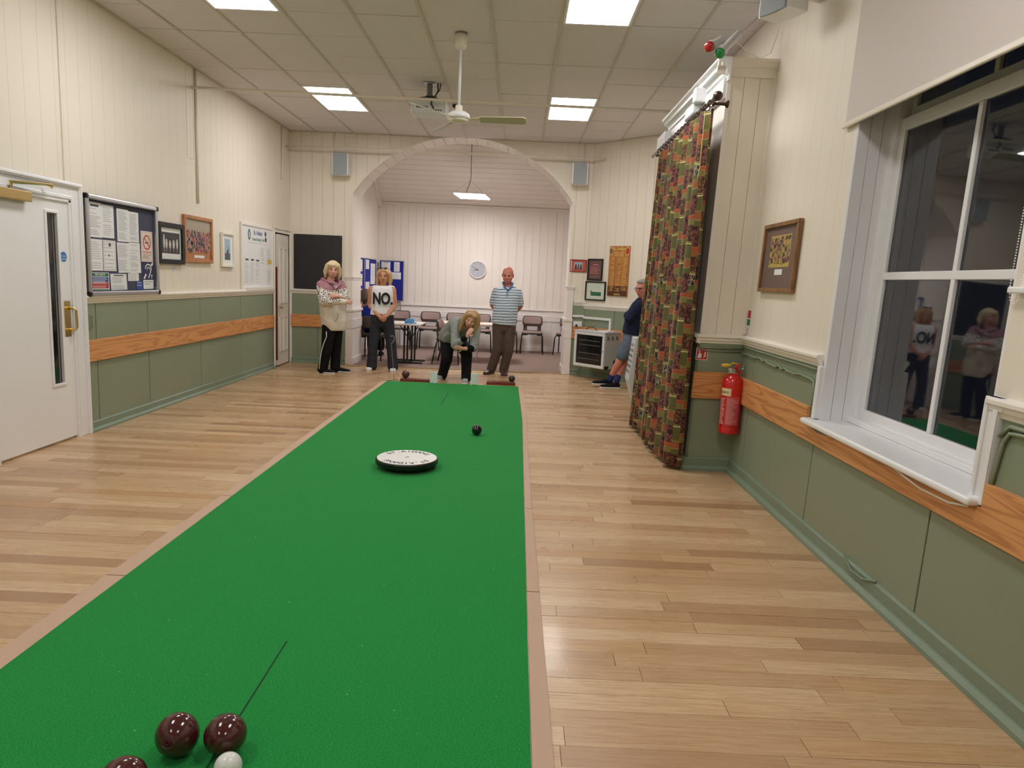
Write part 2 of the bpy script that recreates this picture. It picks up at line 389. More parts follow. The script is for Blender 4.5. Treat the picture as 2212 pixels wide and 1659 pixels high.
# ------------------------------------------------------------------ left wall
wl = MB(); wl.box(-3.95, -3.772, -4.1, 10.80, 0, 3.75); wl.box(-3.95, -3.772, 10.80, 11.52, 2.10, 3.75); wl.box(-3.95, -3.772, 11.52, 11.7, 0, 3.75)
wl.box(-4.3, -4.25, 10.6, 11.7, 0, 2.2)
wl = struct('wall_left', wl, 'cream_wall')
build('doorway_dark_sheet', MB().box(-4.25, -4.24, 10.6, 11.7, 0, 2.2), 'near_black', wl)  # black sheet; its colour stands in for the darkness beyond the far door
tboards(WL, wl, 4.0, 10.78, 1.20, 3.70, .165, 'cream_wall', .0016, skip=((4.7, 6.1, 0, 2.0),))
tboards(WL, wl, 10.78, 11.57, 2.12, 3.70, .165, 'cream_wall', .0016)
tboards(WL, wl, -4.0, 4.0, 1.20, 3.70, .8, 'cream_wall', .0016)
dado(WL, wl, [-4, -2.8, -1.6, -.4, .8, 2, 3.2, 4.4, 4.86]); dado(WL, wl, [6.04, 6.21, 7.09, 8.27, 9.49, 10.745])
m = MB(); mould(WL, m, DADO, 6.04, 10.745); struct('trim_2', m, 'warm_white'); m = MB(); mould(WL, m, DADO, -4, 4.86); struct('trim_3', m, 'warm_white')
m = MB(); mould(WL, m, SKIRT, 6.04, 10.745); struct('baseboard_left', m, 'green_skirt'); m = MB(); mould(WL, m, SKIRT, -4, 4.86); struct('baseboard_left_near', m, 'green_skirt')
m = MB(); WL.box(m, 6.05, 10.735, .63, .82, .010, .034); o = struct('trim_4', m, 'pine', bevel=.004)
m = MB(); WL.box(m, -4, 4.86, .63, .82, .010, .034); struct('trim_5', m, 'pine', bevel=.004)
m = MB(); WL.box(m, 5.865, 5.895, 2.13, 3.70, 0, .012); struct('trim_6', m, 'cream_gloss')
# ------------------------------------------------------------------ far wall with its arch
AX, AZ, AR, AHALF = -.965, 1.587, 2.133, 1.775
def arch_z(x):
    d = abs(x-AX); return AZ+math.sqrt(max(AR*AR-d*d, 0)) if d < AHALF else 0
xs = [AX-AHALF+2*AHALF*i/40 for i in range(41)]
m = MB(); m.box(-3.9, AX-AHALF, 11.582, 12.14, 0, 5.0); m.box(AX+AHALF, 2.3, 11.582, 12.14, 0, 5.0)
for a, b in zip(xs, xs[1:]): m.prism([(a, 0, max(arch_z(a+1e-6), 2.77)+.012), (b, 0, max(arch_z(b-1e-6), 2.77)+.012), (b, 0, 5.0), (a, 0, 5.0)], (0, 11.582, 0), (0, 12.14, 0))
wb = struct('wall_back', m, 'cream_wall')
x = -3.76
while x < 1.099:
    e = min(x+.178+random.uniform(-.006, .006), 1.10)
    if 1.10-e < .06: e = 1.10
    a, b = x+.0015, e-.0015; lo = []
    if b < AX-AHALF or a > AX+AHALF: poly = [(a, 1.20), (b, 1.20), (b, CEIL), (a, CEIL)]
    else:
        cuts = [a]+[q for q in xs if a < q < b]+[b]; cuts2 = []
        for q in cuts: cuts2.append((q, 1.20 if q <= AX-AHALF or q >= AX+AHALF else min(max(arch_z(q), 2.77), CEIL-.001)))
        if a < AX-AHALF < b: cuts2 = [(a, 1.2), (AX-AHALF, 1.2), (AX-AHALF+1e-4, 2.77)]+[c for c in cuts2 if c[0] > AX-AHALF]
        if a < AX+AHALF < b: cuts2 = [c for c in cuts2 if c[0] < AX+AHALF]+[(AX+AHALF-1e-4, 2.77), (AX+AHALF, 1.2), (b, 1.2)]
        poly = cuts2+[(b, CEIL), (a, CEIL)]
        if min(c[1] for c in cuts2) > CEIL-.01: x = e; continue
    m = MB(); WB.poly(m, poly, -.012, 0); build('wall_board', m, 'cream_wall', wb); x = e
T = math.asin(AHALF/AR); NSB = 24
for i in range(NSB):            # boards lining the arch
    t0, t1 = -T+2*T*i/NSB+.0022, -T+2*T*(i+1)/NSB-.0022
    P = [(AX+AR*math.sin(t0), 0, AZ+AR*math.cos(t0)), (AX+AR*math.sin(t1), 0, AZ+AR*math.cos(t1)), (AX+(AR+.012)*math.sin(t1), 0, AZ+(AR+.012)*math.cos(t1)), (AX+(AR+.012)*math.sin(t0), 0, AZ+(AR+.012)*math.cos(t0))]
    build('soffit_board', MB().prism(P, (0, 11.565, 0), (0, 12.14, 0)), 'annex_wall', wb)
m = MB()                        # raised bead round the arch
for i in range(48):
    t0, t1 = -T+2*T*i/48, -T+2*T*(i+1)/48
    P = [(AX+r*math.sin(t), 0, AZ+r*math.cos(t)) for r, t in ((AR-.002, t0), (AR-.002, t1), (AR+.026, t1), (AR+.026, t0))]
    if max(p[2] for p in P) < CEIL: m.prism(P, (0, 11.552, 0), (0, 11.571, 0))
struct('trim_7', m, 'cream_gloss')
for sx, X0, nm in ((-1, AX-AHALF, 'left'), (1, AX+AHALF, 'right')):     # jamb linings, plinth posts and their caps
    r = empty('trim_8' if sx < 0 else 'trim_9', (X0, 11.57, 0), kind='structure')
    build('jamb_lining', MB().box(X0+.0005 if sx < 0 else X0-.012, X0+.012 if sx < 0 else X0-.0005, 11.56, 12.14, 0, 2.77), 'annex_wall', r)
    def jb(n, w0, w1, y0, y1, z0, z1, mat='annex_trim', bv=.004):
        a, b = (X0-w0, X0+w1) if sx < 0 else (X0-w1, X0+w0); build(n, MB().box(a, b, y0, y1, z0, z1), mat, r, bevel=bv)
    jb('impost', .02, .015, 11.545, 12.15, 2.745, 2.775)
    jb('casing', .03, .004, 11.555, 11.57, 1.46, 2.75, 'cream_gloss')
    jb('post', .085, .016, 11.54, 12.16, .0, 1.43); jb('post_cap', .10, .04, 11.52, 12.18, 1.425, 1.455); jb('post_neck', .09, .026, 11.53, 12.17, 1.395, 1.425)
    jb('post_panel', .088, .03, 11.515, 12.18, 0, .89); jb('post_rail', .092, .05, 11.50, 12.2, .88, .92); jb('post_band', .09, .04, 11.508, 12.19, .60, .76); jb('post_plinth', .09, .04, 11.508, 12.19, 0, .12)
dado(WB, wb, [-3.76, -3.30, -2.83]); dado(WB, wb, [.90, 1.10])
for i, (a, b) in enumerate(((-3.73, -2.84), (.91, 1.115))):
    m = MB(); mould(WB, m, DADO, a, b); struct('trim_%d' % (10+i), m, 'warm_white'); m = MB(); WB.box(m, a, b, .60, .80, .010, .034); struct('trim_%d' % (12+i), m, 'pine_x', bevel=.004)
    m = MB(); mould(WB, m, SKIRT, a, b); struct('baseboard_back_%s' % 'ab'[i], m, 'green_skirt')
# ------------------------------------------------------------------ canted corner
m = MB(); WA.box(m, -.02, 1.30, 0, 3.75, -.25, -.012); wa = struct('wall_canted', m, 'cream_wall')
tboards(WA, wa, 0, 1.19, 1.12, CEIL, .178, 'cream_wall', .003, .004); dado(WA, wa, [0, .62, 1.19])
m = MB(); mould(WA, m, [(n, v-.045) for n, v in DADO], -.01, 1.19); struct('trim_14', m, 'warm_white'); m = MB(); mould(WA, m, SKIRT, -.01, 1.19); struct('baseboard_canted', m, 'green_skirt')
m = MB(); WA.box(m, 0, 1.19, .60, .80, .010, .034); struct('trim_15', m, 'pine_x', bevel=.004)
m = MB(); WA.frame(m, .13, .46, 3.31, 3.58, .006, 0, .004); build('hatch', m, 'cream_gloss', wa)
# ------------------------------------------------------------------ right wall, its boxed-out bay and cornice
m = MB()
WR2 = Face((1.99, 0, 0), (0, -1, 0), (-1, 0, 0), 1); WR2.box(m, -11.2, -8.10, 0, 3.75, -.5, -.012)
for a, b, c, d in ((-8.10, -4.21, 0, 3.75), (-2.70, 4.1, 0, 3.75), (-4.21, -2.70, 0, .70), (-4.21, -2.70, 3.42, 3.75)): WR.box(m, a, b, c, d, -.5, -.012)
wr = struct('wall_right', m, 'cream_wall')
tboards(WR, wr, -5.74, -4.21, 1.10, CEIL, .17, 'cream_wall', .0016); tboards(WR, wr, -4.21, -2.70, 3.42, CEIL, .3, 'cream_wall', .0016); tboards(WR, wr, -2.70, 4, 1.10, CEIL, .17, 'cream_wall', .0016)
tboards(WR, wr, -8.10, -5.74, 3.2, CEIL, .4, 'cream_wall', .0016); tboards(WR2, wr, -10.75, -8.12, 3.2, CEIL, .4, 'cream_wall', .0016); tboards(WR2, wr, -10.75, -8.12, 1.10, 3.2, .18, 'cream_wall', .0016)
dado(WR, wr, [-5.74, -5.43, -4.20, -2.965, -1.7, -.4, .9, 2.2, 4], .62); dado(WR, wr, [-5.74, -5.43, -4.245], 1.07, .62); dado(WR, wr, [-2.625, -1.7, -.4, .9, 2.2, 4], 1.07, .62); dado(WR2, wr, [-10.75, -9.6, -8.12])
DR = [(n, v-.075) for n, v in DADO]
m = MB(); mould(WR, m, DR, -5.74, -4.24); struct('trim_16', m, 'warm_white'); m = MB(); mould(WR, m, DR, -2.69, 4); struct('trim_17', m, 'warm_white'); m = MB(); mould(WR2, m, DR, -10.75, -8.12); struct('trim_18', m, 'warm_white')
SK2 = [(n, v*1.2) for n, v in SKIRT]
m = MB(); mould(WR, m, SK2, -5.74, 4); struct('baseboard_right', m, 'green_skirt'); m = MB(); mould(WR2, m, SK2, -10.75, -8.12); struct('baseboard_right_far', m, 'green_skirt')
m = MB(); WR.poly(m, [(-5.73, .60), (4, .60), (4, .81), (-2.625, .81), (-2.625, .712), (-4.30, .712), (-4.30, .81), (-5.73, .81)], .010, .036); struct('trim_19', m, 'pine', bevel=.004)
m = MB(); m.box(1.477, 2.2, 5.752, 8.10, 0, 3.19); wp = struct('wall_bay', m.lean(), 'cream_wall')
WS = Face((1.465, 0, 0), (0, -1, 0), (-1, 0, 0), 1)
tboards(WP, wp, 1.465, 1.835, 1.10, 3.14, .125, 'cream_wall', .003, .01); tboards(WS, wp, -8.10, -5.74, 1.10, 3.14, .17, 'annex_wall', .003)
dado(WP, wp, [1.465, 1.835], 1.08); dado(WS, wp, [-8.10, -7.2, -5.74], 1.08)
m = MB(); mould(WP, m, DR, 1.435, 1.835); mould(WS, m, DR, -8.10, -5.71); struct('trim_20', m, 'warm_white')
m = MB(); WP.box(m, 1.44, 1.83, .61, .83, .010, .036); struct('trim_21', m, 'pine_x', bevel=.004)
m = MB(); mould(WP, m, SK2, 1.43, 1.835); mould(WS, m, SK2, -8.10, -5.70); struct('baseboard_bay', m, 'green_skirt')
m = MB(); WP.box(m, 1.81, 1.835, 1.15, 3.16, 0, .014); struct('trim_22', m, 'warm_white'); m = MB(); WP.box(m, 1.462, 1.835, 3.135, 3.165, -.01, .02); struct('trim_23', m, 'cream_gloss'); m = MB(); WP.box(m, 1.462, 1.49, 1.15, 3.14, 0, .01); struct('trim_24', m, 'warm_white')
COR = [(0, 3.10), (.012, 3.10), (.012, 3.15), (.03, 3.155), (.03, 3.18), (.045, 3.20), (.07, 3.205), (.075, 3.23), (.10, 3.25), (.10, 3.268), (0, 3.27)]
m = MB(); mould(WS, m, COR, -7.85, -5.68); struct('trim_25', m, 'white_gloss'); m = MB(); mould(WP, m, [(n*.5, v) for n, v in COR[2:]], 1.37, 1.835); struct('trim_26', m, 'cream_gloss')
m = MB(); WS.box(m, -8.12, -5.74, 2.98, 3.13, 0, .03); WS.box(m, -8.12, -7.7, 2.98, 3.13, .03, .085); struct('trim_27', m, 'white_gloss')
# near end of the hall, behind the camera
struct('wall_near', MB().box(-4, 2.3, -4.2, -4.0, 0, 3.8), 'cream_wall')
# ------------------------------------------------------------------ annex beyond the arch
m = MB(); m.box(-3.3, 1.8, 15.212, 15.4, 0, 5.2); wx = struct('wall_annex_back', m, 'annex_wall')
tboards(WX, wx, -3.05, 1.6, .90, 3.05, .165, 'annex_wall', .004, .01)
m = MB(); WX.box(m, -3.05, 1.6, 0, .9, -.012, .004); build('wainscot', m, 'annex_trim', wx)
for z0, z1, n in ((.875, .905, .03), (.65, .775, .022), (0, .1, .02)):
    m = MB(); WX.box(m, -3.05, 1.6, z0, z1, .004, n); build('wainscot_rail', m, 'annex_trim', wx, bevel=.004)
for u in (-2.6, -1.59, -.4, .70):
    m = MB(); WX.box(m, u-.03, u+.03, .1, .88, .004, .014); build('wainscot_stile', m, 'annex_trim', wx, bevel=.003)
m = MB(); WX.box(m, -3.05, 1.6, 2.985, 3.03, 0, .03); build('wall_plate', m, 'annex_wall', wx, bevel=.004)
m = MB(); m.box(-3.3, -3.062, 12.14, 15.3, 0, 5.2); wxl = struct('wall_annex_left', m, 'annex_wall'); tboards(WXL, wxl, 12.14, 15.2, .9, 5.0, .4, 'annex_wall', .003)
m = MB(); WXL.box(m, 12.14, 15.2, 0, .9, -.012, .006); build('wainscot', m, 'annex_trim', wxl)
struct('wall_annex_right', MB().box(1.6, 1.8, 12.14, 15.3, 0, 5.2), 'annex_wall')
sl = (4.70-3.03)/(15.2-12.0)
m = MB(); m.prism([(0, 15.35, 3.05), (0, 11.95, 4.82), (0, 11.95, 5.1), (0, 15.35, 5.1)], (-3.3, 0, 0), (1.8, 0, 0)); cx = struct('ceiling_annex', m, 'dark_gap')
NB = 22
for i in range(NB):
    y1 = 15.2-(3.2)*i/NB; y0 = 15.2-3.2*(i+1)/NB; z = lambda y: 3.03+(15.2-y)*sl
    P = [(0, y0+.006, z(y0+.006)), (0, y1-.006, z(y1-.006)), (0, y1-.004, z(y1)+.012), (0, y0+.004, z(y0)+.012)]
    build('ceiling_board', MB().prism(P, (-3.05, 0, 0), (1.6, 0, 0)), 'annex_wall', cx)
m = MB(); m.prism([(0, 15.1, 2.93), (0, 15.2, 2.93), (0, 15.2, 3.06), (0, 14.3, 3.52), (0, 14.3, 3.40)], (-3.06, 0, 0), (-2.98, 0, 0)); struct('trim_28', m, 'annex_trim')
# ------------------------------------------------------------------ the bowling carpet, its edge strips, bowls and block
cp = [(-1.82, 9.87), (-1.84, 7), (-1.84, .75), (.11, .75), (.105, 2), (.10, 4.5), (.10, 7.5), (.05, 9.90)]
ca = empty('bowling_carpet', (-.86, 5, 0), 'long green bowling carpet laid down the middle of the wooden floor', 'carpet')
build('baize', MB().prism([(x, y, 0) for x, y in cp], (0, 0, .0007), (0, 0, .007)), 'green_baize', ca)
def strip(mb, a, b, w, z0, z1):
    a = Vector((*a, 0)); b = Vector((*b, 0)); t = (b-a).normalized(); p = Vector((-t.y, t.x, 0))*w/2
    return mb.prism([a-p, b-p, b+p, a+p], (0, 0, z0), (0, 0, z1))
build('centre_line', strip(MB(), (-.862, 8.16), (-.868, 9.05), .007, .0068, .0076), 'line_dark', ca, )
build('centre_line', strip(MB(), (-.88, 2.66), (-.872, 1.55), .006, .0068, .0076), 'line_dark', ca)
paint('line_faint', (18, 84, 38), .9, 0); build('cross_line', strip(MB(), (-1.8, 5.40), (.08, 5.42), .0025, .0068, .0071), 'line_faint', ca)
def mat_strip(x0a, x0b, x1a, x1b, y0, y1, label):
    m = MB().prism([(x0a, y0+.004, 0), (x1a, y0+.004, 0), (x1b, y1-.004, 0), (x0b, y1-.004, 0)], (0, 0, .0008), (0, 0, .006))
    tag(build('carpet_edge_strip', m, 'mat_tan', bevel=.002), label, 'mat strip', 'tan strips along the carpet edges')
rj = [.75, 1.95, 3.23, 4.49, 6.34, 7.55, 9.90]; rx = [.112, .108, .105, .103, .103, .103, .056]; rw = [.075, .07, .062, .05, .045, .05, .062]
nm = ['first', 'second', 'third', 'fourth', 'fifth', 'sixth', 'seventh']
for i in range(6):
    mat_strip(rx[i], rx[i+1], rx[i]+rw[i], rx[i+1]+rw[i+1], rj[i], rj[i+1], 'tan strip on the right edge of the green carpet, %s from the camera' % nm[i])
lj = [.75, 1.9, 3.2, 4.47, 5.8, 7.1, 8.5, 9.86]; lx = [-1.842]*6+[-1.838, -1.822]; lw = [.1, .1, .095, .07, .07, .065, .065, .065]
for i in range(7):
    mat_strip(lx[i]-lw[i], lx[i+1]-lw[i+1], lx[i], lx[i+1], lj[i], lj[i+1], 'tan strip on the left edge of the green carpet, %s from the camera' % nm[i])
paint('maroon_bowl', (74, 26, 30), .13, .25, 30.0, coat=.6); paint('black_bowl', (10, 10, 11), .08, 0, coat=.6); paint('jack_white', (228, 232, 226), .25, .03); paint('groove', (120, 84, 86), .4, 0)
def bowl(name, x, y, z, r, mat, label, ax=(1, 0, 0), dz=0, gm='groove'):
    """a biased bowl: a sphere a little flattened on the side with the engraved rings"""
    ax = Vector(ax).normalized(); a = ax.orthogonal().normalized(); b = ax.cross(a); root = empty(name, (x, y, z), label, 'bowl', 'bowls on the carpet')
    c = Vector((x, y, z+r)); m = MB().ell(c, (r*.985, r, r*.93), (a, b, ax), 32, 20); build('ball', m, mat, root, smooth=True)
    if gm:
        g = MB()
        for rr in (.13, .26, .32):
            q = r*.93*math.sqrt(1-rr*rr)*1.001; k = 28
            pts = [c+ax*q+(a*math.cos(2*math.pi*i/k)+b*math.sin(2*math.pi*i/k))*(rr*r) for i in range(k+1)]; g.tube(pts, .0006, 4)
        build('engraved_rings', g, gm, root)
    return root
bowl('bowl', -.989, 1.965, .007, .0655, 'maroon_bowl', 'maroon bowl in front at left, engraved rings facing the camera', (-.04, -.96, .26))
bowl('bowl', -.846, 1.978, .007, .0645, 'maroon_bowl', 'maroon bowl lying on the carpet centre line behind the white jack', (.02, -.05, 1.0))
bowl('bowl', -1.045, 1.765, .007, .065, 'maroon_bowl', 'maroon bowl cut off by the bottom edge of the picture', (0, -.1, 1.0))
j = build('jack', MB().ell((-.793, 1.868, .0475), (.040,)*3, None, 28, 18), 'jack_white', smooth=True); tag(j, 'small white jack at the bottom edge beside the maroon bowls', 'jack')
bowl('bowl', -.345, 6.62, .007, .053, 'black_bowl', 'glossy black bowl rolling alone towards the camera', (1, .1, 0), gm=None)
d = empty('block', (-.822, 5.37, .007), 'round black block with white top lettered ST. AIDANS on the carpet', 'block')
c = (-.822, 5.37, .0078); R_ = .245
paint('block_black', (16, 16, 16), .35, .1); paint('block_top', (238, 238, 236), .4, .02)
build('foot_ring', MB().lathe([(.14, 0), (.185, 0), (.185, .03), (.14, .03)], c, 40), 'block_black', d, smooth=False)
build('rim', MB().lathe([(.02, .03), (R_-.012, .03), (R_, .042), (R_, .068), (R_-.006, .076), (.02, .076)], c, 64), 'block_black', d)
build('top', MB().lathe([(.001, .074), (R_-.012, .074), (R_-.012, .079), (.001, .0795)], c, 64), 'block_top', d)
class Flat(Face):
    def p(s, u, v, n=0): return s.o+s.u*u+Vector((-s.u.y, s.u.x, 0))*v+Vector((0, 0, n))
FT = Flat(c, (1, 0, 0), (0, 0, 1))
def arc_text(txt, a0, a1, rad, flip):
    for i, ch in enumerate(txt):
        if ch == ' ': continue
        a = math.radians(a0+(a1-a0)*i/(len(txt)-1)); FT.text('letter', ch, .062, rad*math.cos(a), rad*math.sin(a), .0798, 'near_black', d, ang=(a-math.pi/2), bold=.001)
arc_text('ST.AIDANS', 150, 38, .182, 0); arc_text('ST.AIDANS', 332, 222, .182, 0)
FT.text('number', '1', .07, 0, 0, .0798, 'near_black', d, ang=-.5)
# racks and markers at the far end
wood('mahogany', (120, 52, 36), (84, 34, 24), 'X', 7, .3)
rl = build('bowl_rack', MB().box(-1.645, -1.225, 9.93, 10.05, 0, .04), 'mahogany', bevel=.006); tag(rl, 'low mahogany bowl rest on the left behind the carpet end', 'rack', 'wooden bowl rests')
rr_ = build('bowl_rack', MB().box(-.405, .01, 9.985, 10.10, 0, .045), 'mahogany', bevel=.006); tag(rr_, 'low mahogany bowl rest on the right behind the carpet end', 'rack', 'wooden bowl rests')
bowl('bowl', -1.575, 9.99, .04, .058, 'maroon_bowl', 'maroon bowl sitting on the left wooden rest', (-.5, -.6, .5)); bowl('bowl', -.043, 10.04, .045, .05, 'black_bowl', 'black bowl sitting on the right wooden rest', (.8, -.5, .4), gm=None)
for x, w, lb in ((-1.16, .1, 'left'), (-.582, .092, 'right')):
    r = empty('end_marker', (x, 9.90, .007), 'white upright marker block on the carpet end, %s of the bending woman' % lb, 'marker', 'white end markers')
    build('plate', MB().box(x-w/2, x+w/2, 9.88, 9.905, .007, .165), 'white_gloss', r, bevel=.003)
    dx = .03 if lb == 'left' else -.03
    build('stay', MB().tube([(x+dx*1.4, 9.88, .03), (x+dx*1.1, 9.80, .008)], .004, 6), 'white_gloss', r)
wm = empty('wire_measure', (-1.76, 10.0, 0), 'thin bent steel wire marker standing by the left carpet corner', 'marker')
build('rod', MB().tube([(-1.745, 10, .004), (-1.765, 10, .25), (-1.79, 10, .50), (-1.79, 10, .53), (-1.752, 10, .585), (-1.752, 10, .62), (-1.77, 10, .645), (-1.81, 10, .635)], .004, 6), 'aluminium', wm)
build('foot', MB().tube([(-1.83, 9.92, .004), (-1.745, 10, .004), (-1.69, 10.03, .004)], .004, 6), 'black_metal', wm)
# ------------------------------------------------------------------ doors
def arch_profile(F, mb, u0, u1, v1, w, n):
    """moulded architrave: two legs and a head built of stepped strips"""
    for k, (a, b, h) in enumerate(((0, 1, .55), (.0, .18, .8), (.72, 1, 1.0), (.80, .93, 1.18))):
        F.box(mb, u1+w*a, u1+w*b, 0, v1+w*b, 0, n*h); F.box(mb, u0-w*b, u0-w*a, 0, v1+w*b, 0, n*h); F.box(mb, u0-w*a, u1+w*a, v1+w*a, v1+w*b, 0, n*h)
d1 = empty('door_1', WL.p(5.4, 0), kind='structure')
m = MB(); arch_profile(WL, m, 4.93, 5.90, 2.0, .14, .045); build('architrave', m, 'white_gloss', d1, bevel=.003)
m = MB(); WL.box(m, 4.94, 4.955, 0, 1.99, 0, .028); WL.box(m, 5.875, 5.90, 0, 1.99, 0, .028); WL.box(m, 4.94, 5.90, 1.975, 2.0, 0, .028); build('door_stop', m, 'white_gloss', d1)
m = MB()
for q in ((4.95, 5.60, .02, 1.975), (5.735, 5.878, .02, 1.975), (5.60, 5.735, .02, .495), (5.60, 5.735, 1.87, 1.975)): WL.box(m, *q, -.011, .012)
lf = build('door_leaf', m, 'white_gloss', d1)
m = MB(); WL.frame(m, 5.585, 5.755, .475, 1.895, .024, .012, .022); build('glazing_bead', m, 'white_gloss', lf, bevel=.004)
n = NT('dark_pane'); n.set(Base_Color=lin((30, 30, 32)), Roughness=.06, Coat_Weight=.4)
m = MB(); WL.box(m, 5.605, 5.732, .497, 1.868, -.009, -.004); build('door_glass', m, 'dark_pane', lf)
m = MB(); WL.box(m, 5.70, 5.712, .497, 1.868, -.004, -.001); build('glass_edge', m, 'panel_grey', lf)
hp = MB(); WL.box(hp, 5.775, 5.855, .875, 1.17, .012, .016); hp = build('finger_plate', hp, 'brass', d1)
h = MB(); h.tube([WL.p(5.835, 1.11, .016), WL.p(5.84, 1.11, .06), WL.p(5.85, 1.09, .065), WL.p(5.85, .95, .065), WL.p(5.84, .93, .06), WL.p(5.83, .93, .016)], [.014, .010, .011, .011, .010, .014], 10); build('pull_handle', h, 'brass', hp, smooth=True)
m = MB(); WL.box(m, 4.97, 5.38, 1.925, 2.00, .012, .07); clz = build('door_closer', m, 'brass_satin', d1, bevel=.006)
m = MB(); m.tube([WL.p(5.19, 2.01, .05), WL.p(5.19, 2.05, .05)], .012, 8); m.tube([WL.p(5.19, 2.045, .055), WL.p(5.57, 2.075, .10)], .008, 8); m.tube([WL.p(5.10, 2.045, .10), WL.p(5.57, 2.08, .10)], .007, 8); m.tube([WL.p(5.57, 2.085, .06), WL.p(5.57, 2.06, .10)], .014, 8); build('closer_arm', m, 'brass', clz)
sg = empty('door_sticker', WL.p(5.80, 1.53, .0122), 'small round blue fire door sticker on the white door', 'sign')
m = MB(); WL.disc(m, 5.80, 1.53, .042, .0122, .0132, 32); build('disc', m, 'sky_print', sg)
WL.text('lettering', 'Fire door', .018, 5.80, 1.537, .0134, 'paper', sg, th=.0002); WL.text('lettering', 'keep shut', .018, 5.80, 1.515, .0134, 'paper', sg, th=.0002)
m = MB(); m.add([WL.p(6.03, .86, .011), WL.p(6.03, .86, .03), WL.p(6.03, 1.0, .011), WL.p(6.03, 1.0, .03)], []) ; m = MB(); m.tube([WL.p(6.11, 1.03, .01), WL.p(6.125, 1.03, .03), WL.p(6.125, .93, .03), WL.p(6.11, .93, .01)], .006, 6)
tag(build('cupboard_handle', m, 'green_dado'), 'small green painted pull handle on the dado beside the door frame', 'handle')
# far door, ajar
d2 = empty('door_2', WL.p(11.1, 0), kind='structure')
m = MB(); arch_profile(WL, m, 10.82, 11.50, 2.07, .07, .03); build('architrave', m, 'warm_white', d2, bevel=.003)
hg = Vector((-3.758, 11.50, 0)); dr = Vector((math.sin(.04), -math.cos(.04), 0)); FD = Face(hg, dr, Vector((dr.y, -dr.x, 0))*-1)
FD.n = Vector((math.cos(.04), math.sin(.04), 0))
lfm = MB(); FD.box(lfm, 0, .575, .015, 2.05, -.038, 0); lf2 = build('door_leaf', lfm, 'warm_white', d2, bevel=.003)
for a, b in ((.08, .265), (.31, .495)):
    for v0, v1 in ((.22, .78), (.98, 1.85)):
        m = MB(); FD.frame(m, a, b, v0, v1, .022, 0, .010); build('panel_mould', m, 'warm_white', lf2, bevel=.003)
m = MB(); FD.box(m, .574, .578, .1, 1.55, -.034, -.006); build('bare_edge', m, 'mahogany', lf2)
m = MB(); m.lathe([(.004, 0), (.012, .01), (.012, .03), (.026, .045), (.026, .06), (.004, .07)], FD.p(.545, .93, 0), 14, FD.n); build('door_knob', m, 'brass', lf2, smooth=True)
# ------------------------------------------------------------------ sash window in its deep reveal
w1 = empty('window_1', Vector((2.08, 3.455, .745)), kind='structure')
Y0, Y1, ZS, ZT, GXp = 2.70, 4.21, .745, 3.42, 2.10
LM = lambda m: m.lean()
for ya, yb in ((Y1, Y1+.012), (Y0-.012, Y0)):
    for k in range(4):
        a = 1.835+.07*k; build('reveal_board', LM(MB().box(a+.0015, a+.0685, ya-.012 if ya == Y1 else ya, yb if ya == Y1 else yb+.012, ZS, ZT)), 'white_gloss', w1)
build('reveal_head', LM(MB().box(1.83, 2.2, Y0, Y1, ZT-.015, ZT)), 'white_gloss', w1)
build('sill', LM(MB().box(1.755, 2.12, Y0-.06, Y1+.075, ZS-.035, ZS)), 'white_gloss', w1, bevel=.014, seg=3)
build('stool', LM(MB().box(2.0, 2.13, Y0, Y1, ZS, ZS+.035)), 'white_gloss', w1, bevel=.006)
m = MB(); WR.box(m, -4.245, -4.205, .75, 1.07, -.01, .03); WR.box(m, -4.235, -4.21, 1.07, 3.0, -.01, .002); build('casing', m, 'white_gloss', w1, bevel=.005)
m = MB(); WR.box(m, -2.705, -2.625, .72, 1.14, -.01, .03); WR.box(m, -2.70, -2.68, .72, 1.12, .03, .04); WR.box(m, -2.65, -2.625, .72, 1.12, .03, .036); WR.box(m, -2.705, -2.6, 1.09, 1.14, .0, .035); build('casing', m, 'white_gloss', w1, bevel=.004)
fm = MB(); fm.box(2.03, 2.14, Y1-.05, Y1, ZS, ZT); fm.box(2.03, 2.14, Y0, Y0+.05, ZS, ZT); build('box_frame', fm.lean(), 'white_gloss', w1, bevel=.006)
def sash(x0, x1, z0, z1, zm, bot, top, nm):
    m = MB(); ya, yb = Y0+.05, Y1-.05; yc = (ya+yb)/2
    m.box(x0, x1, ya, ya+.05, z0, z1); m.box(x0, x1, yb-.05, yb, z0, z1); m.box(x0, x1, ya+.05, yb-.05, z0, z0+bot); m.box(x0, x1, ya+.05, yb-.05, z1-top, z1)
    s = build('sash', m.lean(), 'white_gloss', w1, bevel=.004)
    build('glazing_bar', MB().box(x0, x1-.005, yc-.016, yc+.016, z0+bot, z1-top).lean(), 'white_gloss', s, bevel=.004)
    if zm: build('glazing_bar', MB().box(x0-.001, x1-.006, ya+.05, yb-.05, zm-.022, zm+.022).lean(), 'white_gloss', s, bevel=.004)
    zz = [z0+bot]+([zm] if zm else [])+[z1-top]
    for za, zb in zip(zz, zz[1:]):
        for y_a, y_b in ((ya+.05, yc), (yc, yb-.05)): build('pane', MB().box((x0+x1)/2-.002, (x0+x1)/2+.002, y_a, y_b, za, zb).lean(), 'window_glass', s)
n = NT('window_glass'); n.set(Base_Color=(.9, .92, .94), Roughness=.02, Transmission_Weight=1.0, IOR=1.55)
sash(2.055, 2.095, ZS+.03, 2.50, 1.62, .06, .07, 'lower'); sash(2.10, 2.14, 2.47, ZT, None, .09, .06, 'upper')
